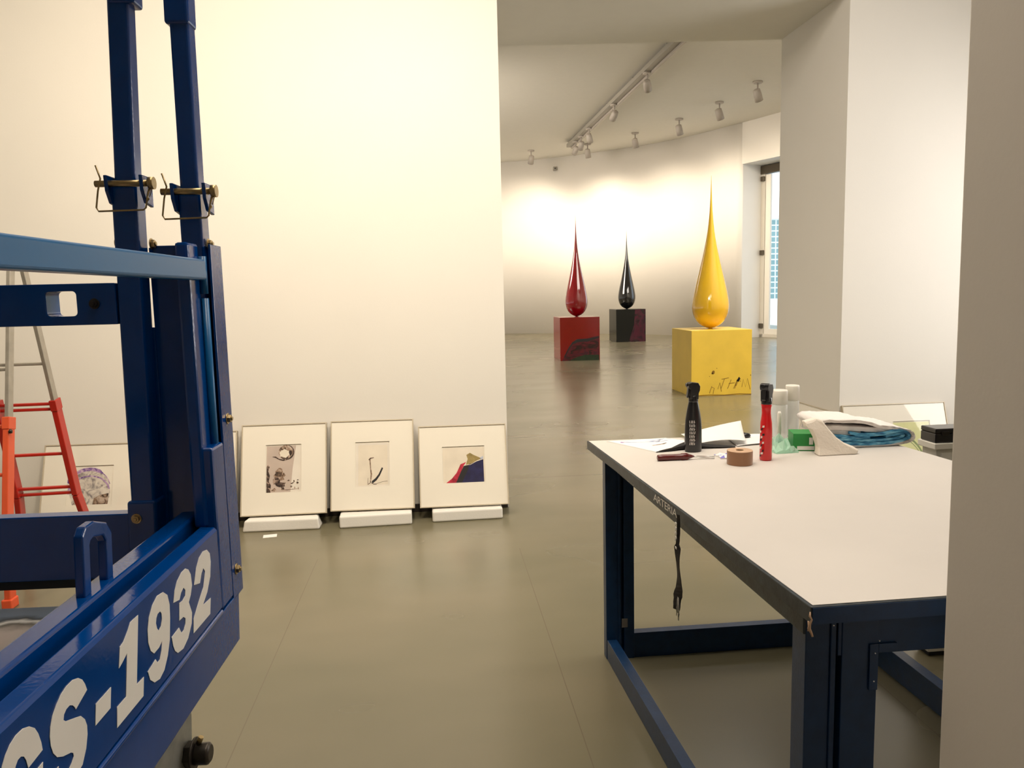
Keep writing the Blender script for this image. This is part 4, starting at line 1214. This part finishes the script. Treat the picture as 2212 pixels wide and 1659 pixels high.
# ---- black trigger spray bottle
def spray(name_lab, cx, cy, prof, sy, body, head_mat, hz, hs, rot, mirror=1):
    t = thing('spray_bottle', name_lab, 'bottle', (cx, cy, Z))
    X = Matrix.Translation((cx, cy, 0)) @ Matrix.Rotation(rot, 4, 'Z')
    m = Mesh(X); m.lathe(prof, seg=36, sy=sy); b = m.make('bottle_body', body, t)
    m = Mesh(X)
    m.lathe([(0.0155 * hs, hz - 0.004), (0.0160 * hs, hz), (0.0160 * hs, hz + 0.016 * hs), (0.0120 * hs, hz + 0.020 * hs)], seg=24)
    m.make('collar', head_mat, t)
    m = Mesh(X)
    def fn(a, b2, d): return (a * hs * mirror, d, hz + b2 * hs)
    m.poly_prism([(-0.0135, 0.006), (0.0135, 0.006), (0.0140, 0.026), (0.0175, 0.034), (0.0185, 0.050), (0.0130, 0.060), (-0.010, 0.0625), (-0.0190, 0.060), (-0.0215, 0.052), (-0.0195, 0.043), (-0.0145, 0.040), (-0.0140, 0.026)], fn, -0.0135 * hs, 0.0135 * hs)
    m.make('spray_head', head_mat, t, bevel=0.0025, seg=3)
    m = Mesh(X)
    m.poly_prism([(-0.0142, 0.044), (-0.0195, 0.044), (-0.0210, 0.030), (-0.0235, 0.014), (-0.0205, 0.010), (-0.0165, 0.018), (-0.0150, 0.030)], fn, -0.006 * hs, 0.006 * hs)
    m.make('trigger', head_mat, t, bevel=0.001)
    m = Mesh(X); m.lathe([(0.0055 * hs, -0.026 * hs * mirror), (0.0055 * hs, -0.020 * hs * mirror)], (0, 0, hz + 0.054 * hs), 14, 'x'); m.make('nozzle', head_mat, t)
    return t, X, b
pb = [(0.029, Z), (0.0320, Z + 0.004), (0.0325, Z + 0.04), (0.0322, Z + 0.085), (0.0300, Z + 0.120), (0.0255, Z + 0.150), (0.0205, Z + 0.175), (0.0170, Z + 0.190), (0.0165, Z + 0.196)]
t, X, b = spray('black trigger spray bottle with small white lettering, standing on work table', 0.942, 2.745, pb, 0.72, 'black_pl', 'black_pl', Z + 0.190, 1.12, 0.05)
m = Mesh(X)
R = random.Random(2)
for row in range(7):
    z = Z + 0.028 + row * 0.0135
    for k in range(4):
        a = -2.25 + k * 0.17 + (row % 2) * 0.03
        p = (0.0332 * math.cos(a), 0.0332 * 0.72 * math.sin(a) - 0.0006, z)
        m.beam((p[0], p[1], z), (p[0] + R.uniform(-.002, .002), p[1], z + 0.0105), 0.0018, 0.0006)
        if k % 2: m.beam((p[0], p[1], z + 0.004), (p[0] + 0.0035, p[1], z + 0.0045), 0.0012, 0.0006, (0, 0, 1))
m.make('label_print', 'decal', b)
pr = [(0.0190, Z), (0.0212, Z + 0.004), (0.0208, Z + 0.06), (0.0205, Z + 0.11), (0.0195, Z + 0.135), (0.0170, Z + 0.152), (0.0155, Z + 0.166), (0.0160, Z + 0.182), (0.0185, Z + 0.196), (0.0150, Z + 0.203)]
t, X, b = spray('red trigger spray bottle with black head beside the brown tape roll', 1.138, 2.553, pr, 1.0, 'red_pl', 'black_pl', Z + 0.200, 1.14, 0.75, 1)
m = Mesh(X)
R = random.Random(8)
for k in range(12):
    z = Z + 0.012 + k * 0.0095
    a = -2.95 + 0.28 * (k % 3) - 0.05
    a -= 0.9
    q = [(0.0218 * math.cos(a + e), 0.0218 * math.sin(a + e)) for e in (0, 0.25 + R.uniform(0, .2))]
    m.face([(q[0][0], q[0][1], z), (q[1][0], q[1][1], z + 0.002), (q[1][0], q[1][1], z + 0.009), (q[0][0], q[0][1], z + 0.007)], k % 2)
m.make('label_print', ['black_mt', 'decal'], b)

# ---- tape roll
tp = thing('tape_roll', 'wide roll of brown packing tape lying flat on work table', 'tape', (1.027, 2.512, Z))
m = Mesh()
n = 48
def rg(r, z): return [(1.027 + r * math.cos(2 * PI * k / n), 2.512 + r * math.sin(2 * PI * k / n), z) for k in range(n)]
m.rings([rg(0.0145, Z), rg(0.0425, Z), rg(0.0430, Z + 0.001), rg(0.0430, Z + 0.047), rg(0.0425, Z + 0.048), rg(0.0145, Z + 0.048)], loop=True, smooth=False)
for f in m.bm.faces:
    zz = [v.co.z for v in f.verts]
    if min(zz) > Z + 0.0465: f.material_index = 1
m.make('tape', ['tape', 'tape_side'], tp)
m = Mesh(); m.rings([rg(0.0125, Z), rg(0.0143, Z), rg(0.0143, Z + 0.048), rg(0.0125, Z + 0.048)], loop=True, smooth=False); m.make('core', 'card', tp)

# ---- handled two-pronged tool
tl = thing('hand_tool', 'two-pronged tool with dark red handle lying before black bottle', 'tool', (0.87, 2.61, Z))
X = Matrix.Translation((0.766, 2.612, Z + 0.011)) @ Matrix.Rotation(0.0, 4, 'Z')
m = Mesh(X); m.lathe([(0.0075, 0), (0.0105, 0.003), (0.0112, 0.02), (0.0105, 0.05), (0.0108, 0.085), (0.0125, 0.088), (0.0125, 0.108), (0.0100, 0.112), (0.0060, 0.124), (0.0030, 0.134)], seg=22, axis='x')
m.make('handle', 'maroon_h', tl)
m = Mesh(X); m.tube([(0.128, 0, 0.0), (0.150, 0.006, -0.002), (0.212, 0.009, -0.007)], 0.0018, 8); m.make('prong', 'chrome', tl)
m = Mesh(X); m.tube([(0.128, 0, -0.001), (0.150, -0.006, -0.005), (0.205, -0.010, -0.0085)], 0.0018, 8); m.make('prong', 'chrome', tl)

# ---- sheets of paper
def sheet(label, corners, lift=None, marks=None, n=14, mname='paper', z=Z, name='paper_sheet', cat='paper'):
    """corners counter-clockwise from near-left; lift(s, t) -> height"""
    t_ = thing(name, label, cat, (sum(c[0] for c in corners) / 4, sum(c[1] for c in corners) / 4, z))
    m = Mesh()
    def P(s, t, dz=0.0):
        a, b, c, d = corners
        x = (a[0] * (1 - s) + b[0] * s) * (1 - t) + (d[0] * (1 - s) + c[0] * s) * t
        y = (a[1] * (1 - s) + b[1] * s) * (1 - t) + (d[1] * (1 - s) + c[1] * s) * t
        return (x, y, z + (lift(s, t) if lift else 0) + dz)
    top = [[m.v(P(i / n, j / n, 0.0008)) for i in range(n + 1)] for j in range(n + 1)]
    bot = [[m.v(P(i / n, j / n, 0.0)) for i in range(n + 1)] for j in range(n + 1)]
    for j in range(n):
        for i in range(n):
            f = m.bm.faces.new([top[j][i], top[j][i + 1], top[j + 1][i + 1], top[j + 1][i]]); f.smooth = True
            f = m.bm.faces.new([bot[j + 1][i], bot[j + 1][i + 1], bot[j][i + 1], bot[j][i]]); f.smooth = True
    for k in range(n):
        for a, b, c, d in ((top[0][k], bot[0][k], bot[0][k + 1], top[0][k + 1]), (top[n][k + 1], bot[n][k + 1], bot[n][k], top[n][k]),
                           (top[k + 1][0], bot[k + 1][0], bot[k][0], top[k][0]), (top[k][n], bot[k][n], bot[k + 1][n], top[k + 1][n])):
            m.bm.faces.new([a, b, c, d])
    o = m.make('sheet', mname, t_)
    if marks:
        m = Mesh()
        for pts, w, mi in marks:
            m.stroke(pts, w, lambda a, b, d: P(a, b, 0.0008 + d), 0.0, 0.0003, mi)
        m.make('drawing', ['pr_bluegrey', 'pr_violet', 'ink_brown'], t_)
    return t_
sheet('white sheet with blue-grey drawing at the far left table corner', [(0.806, 2.752), (1.045, 2.880), (0.920, 3.020), (0.672, 3.000)],
      marks=[([(0.15, 0.85), (0.30, 0.75), (0.45, 0.70), (0.62, 0.72), (0.80, 0.86)], [0.03, 0.05, 0.09, 0.13, 0.03], 0), ([(0.55, 0.62), (0.68, 0.66), (0.82, 0.70)], [0.03, 0.10, 0.03], 0),
             ([(0.30, 0.40), (0.50, 0.42), (0.62, 0.48)], [0.03, 0.05, 0.02], 2), ([(0.10, 0.80), (0.16, 0.86)], 0.05, 1), ([(0.75, 0.80), (0.92, 0.92), (0.96, 0.80)], 0.03, 0)])
sheet('white sheet with one corner curled up behind black spray bottle', [(0.985, 2.815), (1.170, 2.800), (1.215, 2.965), (0.985, 3.020)],
      lift=lambda s, t: 0.012 + 0.012 * math.sin(s * 2.6) + 0.052 * max(0.0, s * 0.75 + t * 0.75 - 0.78) ** 1.4 * 1.5, z=Z + 0.001)
sheet('white sheet lying flat left of the red bottle, under the black cap', [(1.130, 2.790), (1.300, 2.820), (1.360, 2.990), (1.160, 3.010)],
      lift=lambda s, t: 0.002 + 0.003 * math.sin(3 * s), z=Z + 0.0006)
cp = thing('lens_cap', 'small black oval object on paper near the far table edge', 'cap', (1.222, 2.930, Z + 0.008))
m = Mesh(); m.lathe([(0.010, Z + 0.0075), (0.018, Z + 0.009), (0.0205, Z + 0.014), (0.017, Z + 0.021), (0.008, Z + 0.0245)], (1.222, 2.930, 0), 28, sy=0.7); m.make('shell', 'black_pl', cp)
m = Mesh(); m.lathe([(0.004, Z + 0.0240), (0.003, Z + 0.0265)], (1.217, 2.930, 0), 14); m.make('button', 'dark_steel', cp)
# dark pouch lying behind the black bottle
pc = thing('black_pouch', 'long dark tapered pouch lying behind black spray bottle', 'pouch', (0.95, 2.80, Z))
m = Mesh()
rr = []
for (x, y, w, h) in ((0.803, 2.752, 0.004, 0.002), (0.830, 2.762, 0.010, 0.006), (0.870, 2.775, 0.016, 0.010), (0.905, 2.790, 0.022, 0.020), (0.935, 2.800, 0.026, 0.027), (0.975, 2.806, 0.026, 0.022), (1.02, 2.800, 0.022, 0.011), (1.07, 2.792, 0.018, 0.008), (1.12, 2.786, 0.010, 0.005)):
    rr.append([(x + 0.2 * w * math.cos(a), y + w * math.cos(a), Z + h * 0.5 + h * 0.5 * math.sin(a)) for a in [2 * PI * k / 16 for k in range(16)]])
m.rings(rr); m.make('pouch_body', 'black_mt', pc)
m = Mesh(); m.tube([(0.815, 2.750, Z + 0.0055), (0.87, 2.762, Z + 0.0100), (0.93, 2.779, Z + 0.0195)], 0.0014, 6); m.make('zip', 'dark_steel', pc)
# little printed packet
pk = thing('printed_packet', 'crumpled white and violet packet left of the brown tape roll', 'packet', (1.045, 2.63, Z))
def crumple(m, x0, x1, y0, y1, z, h, n, seed, mi_fn=None):
    R = random.Random(seed)
    g = [[(x0 + (x1 - x0) * i / n + R.uniform(-.2, .2) * (x1 - x0) / n, y0 + (y1 - y0) * j / n + R.uniform(-.2, .2) * (y1 - y0) / n,
           z + 0.002 + h * R.uniform(0.1, 1.0) * math.sin(PI * (i + .3) / (n + .6)) ** 0.6 * math.sin(PI * (j + .3) / (n + .6)) ** 0.6) for i in range(n + 1)] for j in range(n + 1)]
    V = [[m.v(p) for p in row] for row in g]
    B = [[m.v((p[0], p[1], z + 0.0003)) for p in row] for row in g]
    for j in range(n):
        for i in range(n):
            f = m.bm.faces.new([V[j][i], V[j][i + 1], V[j + 1][i + 1], V[j + 1][i]])
            f.material_index = mi_fn(i, j) if mi_fn else 0
            f2 = m.bm.faces.new([B[j + 1][i], B[j + 1][i + 1], B[j][i + 1], B[j][i]])
    for k in range(n):
        for a, b, c, d in ((V[0][k], B[0][k], B[0][k + 1], V[0][k + 1]), (V[n][k + 1], B[n][k + 1], B[n][k], V[n][k]), (V[k + 1][0], B[k + 1][0], B[k][0], V[k][0]), (V[k][n], B[k][n], B[k + 1][n], V[k + 1][n])):
            m.bm.faces.new([a, b, c, d])
m = Mesh(); crumple(m, 0.992, 1.075, 2.595, 2.665, Z, 0.016, 5, 4, lambda i, j: (i * 3 + j * 2) % 4 == 0); m.make('wrapper', ['paper', 'lilac'], pk)

# ---- green box in a clear bag
gb = thing('green_box', 'small green printed box half under the white folded towel', 'box', (1.325, 2.66, Z))
m = Mesh(Matrix.Translation((1.343, 2.710, 0)) @ Matrix.Rotation(-0.25, 4, 'Z')); m.box(-0.036, 0.04, -0.045, 0.05, Z, Z + 0.064); b = m.make('carton', 'green', gb, bevel=0.001)
m = Mesh(Matrix.Translation((1.343, 2.710, 0)) @ Matrix.Rotation(-0.25, 4, 'Z')); m.box(-0.022, 0.038, -0.0456, -0.045, Z + 0.004, Z + 0.018); m.box(0.020, 0.034, -0.0456, -0.045, Z + 0.024, Z + 0.050); m.make('label_panel', 'paper', gb)
bg_ = thing('film_bag', 'crumpled clear green-tinted plastic bag left of green box', 'bag', (1.25, 2.74, Z))
m = Mesh(); crumple(m, 1.215, 1.300, 2.640, 2.760, Z, 0.075, 7, 9); m.make('film', 'bag', bg_)

# ---- cloths
ft = thing('paper_towel', 'folded cream paper towel propped against the rolled white cloth', 'towel', (1.40, 2.62, Z))
m = Mesh()
prof = [(1.345, 0.895 + .006), (1.350, 0.930), (1.343, 0.965), (1.328, 0.998), (1.312, 1.004), (1.308, 1.020), (1.335, 1.026), (1.352, 1.030), (1.372, 1.024), (1.395, 0.992), (1.420, 0.962), (1.450, 0.940), (1.485, 0.925), (1.500, 0.915), (1.492, 0.9015), (1.44, 0.9010)]
R = random.Random(1)
rr = []
for k, (yy, sc_) in enumerate(((2.572, 0.93), (2.578, 0.99), (2.595, 1.0), (2.612, 0.98), (2.625, 0.9))):
    cx, cz = 1.40, 0.9006
    rr.append([(cx + (a - cx) * sc_ + (k - 2) * 0.002, yy + (c - 0.9) * 0.25 + R.uniform(-.002, .002), max(Z, cz + (c - cz) * sc_)) for a, c in prof])
m.rings(rr, smooth=False); m.make('folded_sheet', 'paper_towel', ft, bevel=0.003)
rc = thing('rolled_cloth', 'thick folded white cloth wrapped round blue cloth layers', 'cloth', (1.60, 2.76, Z))
def ribbon(m, pts, th, y0, y1, wob=0.0, seed=0, ny=5, kz=0.84):
    R = random.Random(seed)
    n = len(pts)
    N_ = []
    for i in range(n):
        a = Vector(pts[max(i - 1, 0)]); b = Vector(pts[min(i + 1, n - 1)]); t = (b - a).normalized()
        N_.append((-t.y, t.x))
    ring = [(p[0] + N_[i][0] * th / 2, p[1] + N_[i][1] * th / 2) for i, p in enumerate(pts)] + [(p[0] - N_[i][0] * th / 2, p[1] - N_[i][1] * th / 2) for i, p in reversed(list(enumerate(pts)))]
    rr = []
    for k in range(ny):
        y = y0 + (y1 - y0) * k / (ny - 1)
        rr.append([(a + R.uniform(-wob, wob) + 0.02 * (k / (ny - 1)), y + R.uniform(-wob, wob), max(Z, 0.9 + (c - 0.9) * kz + R.uniform(-wob, wob) * 0.6)) for a, c in ring])
    m.rings(rr, smooth=True)
def sm(P, n=5): return smooth_curve(P, n)
m = Mesh()
ribbon(m, sm([(1.520, 0.906), (1.60, 0.905), (1.68, 0.908), (1.742, 0.916), (1.770, 0.932), (1.765, 0.955), (1.730, 0.972), (1.690, 0.982), (1.640, 0.990), (1.590, 1.008), (1.540, 1.018), (1.480, 1.020), (1.430, 1.024), (1.405, 1.012), (1.420, 0.990)]), 0.013, 2.682, 2.90, 0.0022, 3, 8)
ribbon(m, sm([(1.415, 0.990), (1.47, 0.992), (1.53, 0.985), (1.60, 0.978), (1.66, 0.972), (1.71, 0.966)]), 0.020, 2.69, 2.90, 0.002, 5, 8)
ribbon(m, sm([(1.42, 0.965), (1.47, 0.968), (1.52, 0.965), (1.57, 0.970)]), 0.022, 2.70, 2.90, 0.002, 6, 7)
m.make('white_wrap', 'cloth', rc)
for k, (P_, th) in enumerate((([(1.455, 0.925), (1.52, 0.918), (1.60, 0.914), (1.68, 0.916), (1.735, 0.926), (1.752, 0.940), (1.735, 0.954), (1.700, 0.960), (1.64, 0.950), (1.57, 0.948), (1.52, 0.958)], 0.008),
                              ([(1.470, 0.936), (1.55, 0.928), (1.63, 0.926), (1.70, 0.931), (1.728, 0.940), (1.715, 0.948), (1.66, 0.940)], 0.007),
                              ([(1.44, 0.945), (1.49, 0.945), (1.54, 0.938), (1.60, 0.937)], 0.009),
                              ([(1.44, 0.910), (1.48, 0.914), (1.53, 0.908)], 0.009))):
    m = Mesh(); ribbon(m, sm(P_, 4), th * 1.35, 2.676 + 0.003 * k, 2.90, 0.0012, 20 + k, 6, 0.98); m.make('blue_layer', 'bluecloth', rc)

# ---- translucent bottles behind
def clear_bottle(label, cx, cy, r, z1, capz):
    t = thing('plastic_bottle', label, 'bottle', (cx, cy, Z), group=None)
    m = Mesh(); m.lathe([(r * 0.9, Z), (r, Z + 0.005), (r, capz - 0.004), (r * 0.94, capz)], (cx, cy, 0), 32); m.make('body', 'clear', t)
    m = Mesh(); m.lathe([(r * 1.0, capz + 0.0005), (r * 1.0, z1 - 0.005), (r * 0.93, z1)], (cx, cy, 0), 32); m.make('cap', 'white', t, label='milky white cap')
clear_bottle('translucent bottle with white cap just right of the red spray bottle', 1.357, 2.925, 0.0315, 1.095, 1.038)
clear_bottle('taller translucent bottle with white cap, furthest back on the table', 1.425, 2.955, 0.0270, 1.108, 1.047)
gt = thing('glue_tube', 'slim white tube with teal foot between red and clear bottles', 'tube', (1.300, 2.80, Z))
m = Mesh(); m.lathe([(0.0075, Z + 0.025), (0.0075, Z + 0.120), (0.005, Z + 0.128)], (1.300, 2.800, 0), 18); m.make('barrel', 'white', gt)
m = Mesh(); m.lathe([(0.013, Z), (0.013, Z + 0.018), (0.0085, Z + 0.025)], (1.300, 2.800, 0), 18); m.make('foot', 'teal', gt)
mk = thing('marker_cap', 'tiny dark red cap beside the slim white tube', 'cap', (1.268, 2.79, Z))
m = Mesh(); m.lathe([(0.007, Z), (0.007, Z + 0.020), (0.005, Z + 0.024)], (1.268, 2.790, 0), 14); m.make('shell', 'maroon_h', mk)
m = Mesh(); m.lathe([(0.0078, Z + 0.002), (0.0078, Z + 0.006)], (1.268, 2.790, 0), 14); m.make('rim', 'chrome', mk)

# ---- white stand with a black case beyond the table's right edge
ws = thing('storage_stand', 'white storage stand beyond the right edge of the work table', 'stand', (2.15, 2.83, 0))
m = Mesh(); m.box(1.94, 2.36, 2.79, 2.88, 0.02, 0.855); m.make('carcass', 'white', ws, bevel=0.003)
m = Mesh(); m.box(1.925, 2.37, 2.78, 2.89, 0.855, 0.880); m.make('stand_top', 'white', ws, bevel=0.003)
m = Mesh(); m.box(1.955, 2.345, 2.784, 2.79, 0.06, 0.84); m.make('stand_door', 'white', ws, bevel=0.002)
m = Mesh(); m.box(1.95, 2.35, 2.80, 2.87, 0.0, 0.02); m.make('base', 'black_mt', ws)
bc = thing('black_case', 'low black case on the white stand at the near wall edge', 'case', (2.05, 2.83, 0.8805))
m = Mesh(); m.box(1.930, 2.18, 2.785, 2.88, 0.8805, 0.918); m.make('case_base', 'black_pl', bc, bevel=0.004)
m = Mesh(); m.box(1.930, 2.18, 2.785, 2.88, 0.9185, 0.937); m.make('case_lid', 'black_pl', bc, bevel=0.004)
m = Mesh(); m.box(1.955, 1.985, 2.780, 2.785, 0.910, 0.926); m.make('latch', 'dark_steel', bc, bevel=0.001)

# ================================================================ GALLERY LAMPS
def gallery_lamp(label, p, target, s=1.0, group=None, watts=0, cz=CG, ang=132):
    """disc on the ceiling, bent stem and tilted cylindrical head"""
    t = thing('ceiling_spotlight', label, 'spotlight', (p[0], p[1], cz), group=group)
    m = Mesh(); m.lathe([(0.11 * s, cz - 0.001), (0.11 * s, cz - 0.035 * s), (0.09 * s, cz - 0.045 * s)], (p[0], p[1], 0), 28); m.make('ceiling_disc', 'fixture', t)
    hc = Vector((p[0], p[1], cz - 0.30 * s))
    d = (Vector(target) - hc).normalized()
    m = Mesh(); m.tube([(p[0], p[1], cz - 0.04 * s), (p[0], p[1], cz - 0.16 * s), tuple(hc + Vector((0, 0, 0.06 * s)))], 0.02 * s, 10); m.make('stem', 'fixture', t)
    Rm = d.to_track_quat('Z', 'Y').to_matrix().to_4x4()
    X = Matrix.Translation(hc) @ Rm
    m = Mesh(X); m.lathe([(0.04 * s, -0.14 * s), (0.085 * s, -0.12 * s), (0.095 * s, 0.0), (0.095 * s, 0.15 * s), (0.085 * s, 0.15 * s), (0.080 * s, 0.12 * s)], seg=24); m.make('lamp_head', 'fixture', t)
    m = Mesh(X); m.lathe([(0.078 * s, 0.122 * s), (0.078 * s, 0.128 * s)], seg=24); m.make('lens', 'lens', t)
    if watts:
        q = hc + d * 0.2 * s
        spot('gallery_spot', tuple(q), target, watts, (1.0, 0.84, 0.64), ang, 1.0, 0.08)
    return t
GW = 165
for lab, p, tg in (('leftmost ceiling spotlight of the curved row, near the opening wall edge', (3.444, 26.65), (3.0, 29.0, 1.6)),
                   ('ceiling spotlight in the curved row just below the end of the track', (5.167, 25.55), (6.1, 26.8, 1.6)),
                   ('ceiling spotlight in the curved row, third counting from left', (6.301, 23.82), (7.7, 25.2, 1.6)),
                   ('ceiling spotlight in the curved row, fourth counting from left', (7.075, 21.93), (8.7, 23.6, 1.6)),
                   ('ceiling spotlight in the curved row, second from the right pillar', (7.528, 20.02), (9.6, 21.6, 1.6)),
                   ('rightmost ceiling spotlight of the curved row, nearest the pillar', (7.726, 18.09), (10.0, 20.0, 1.6))):
    gallery_lamp(lab, p, tg, 1.0, 'ceiling spotlights in a curved row', GW)
tr = thing('lighting_track', 'long grey lighting track running across the gallery ceiling', 'lighting track', (4.60, 20.0, CG))
m = Mesh()
def tx(y): return 4.507 + (24.9 - y) * 0.0232
ya, yb = 25.3, 14.2
m.hexa([(tx(ya) - 0.07, ya, CG - 0.16), (tx(yb) - 0.07, yb, CG - 0.16), (tx(yb) + 0.07, yb, CG - 0.16), (tx(ya) + 0.07, ya, CG - 0.16)],
       [(tx(ya) - 0.07, ya, CG - 0.06), (tx(yb) - 0.07, yb, CG - 0.06), (tx(yb) + 0.07, yb, CG - 0.06), (tx(ya) + 0.07, ya, CG - 0.06)])
m.make('rail', 'track', tr, bevel=0.004)
m = Mesh()
m.hexa([(tx(ya) + 0.075, ya, CG - 0.20), (tx(yb) + 0.075, yb, CG - 0.20), (tx(yb) + 0.13, yb, CG - 0.20), (tx(ya) + 0.13, ya, CG - 0.20)],
       [(tx(ya) + 0.075, ya, CG - 0.05), (tx(yb) + 0.075, yb, CG - 0.05), (tx(yb) + 0.13, yb, CG - 0.05), (tx(ya) + 0.13, ya, CG - 0.05)])
m.make('cable_tray', 'fixture', tr, bevel=0.004)
for y in (25.0, 22.6, 20.2, 17.8, 15.4):
    m = Mesh(); m.box(tx(y) - 0.03, tx(y) + 0.03, y - 0.03, y + 0.03, CG - 0.06, CG); m.make('bracket', 'track', tr)
for k, (y, lab) in enumerate(((16.8, 'track spotlight nearest the opening, hanging from the lighting track'), (19.6, 'second track spotlight from the opening on the lighting track'),
                              (22.4, 'middle track spotlight on the lighting track'), (23.5, 'track spotlight next to the far end of the lighting track'),
                              (24.3, 'track spotlight at the far end of the lighting track'))):
    gallery_lamp(lab, (tx(y) + 0.02, y), ((8.0, 24.6, 0.6), (3.4, 28.6, 0.6), (6.6, 26.2, 1.2), (4.4, 28.1, 1.3), (2.8, 28.9, 1.2))[k], 0.9, 'spotlights on the lighting track', (420, 420, 300, 260, 260)[k], CG - 0.16, (62, 70, 90, 95, 95)[k])
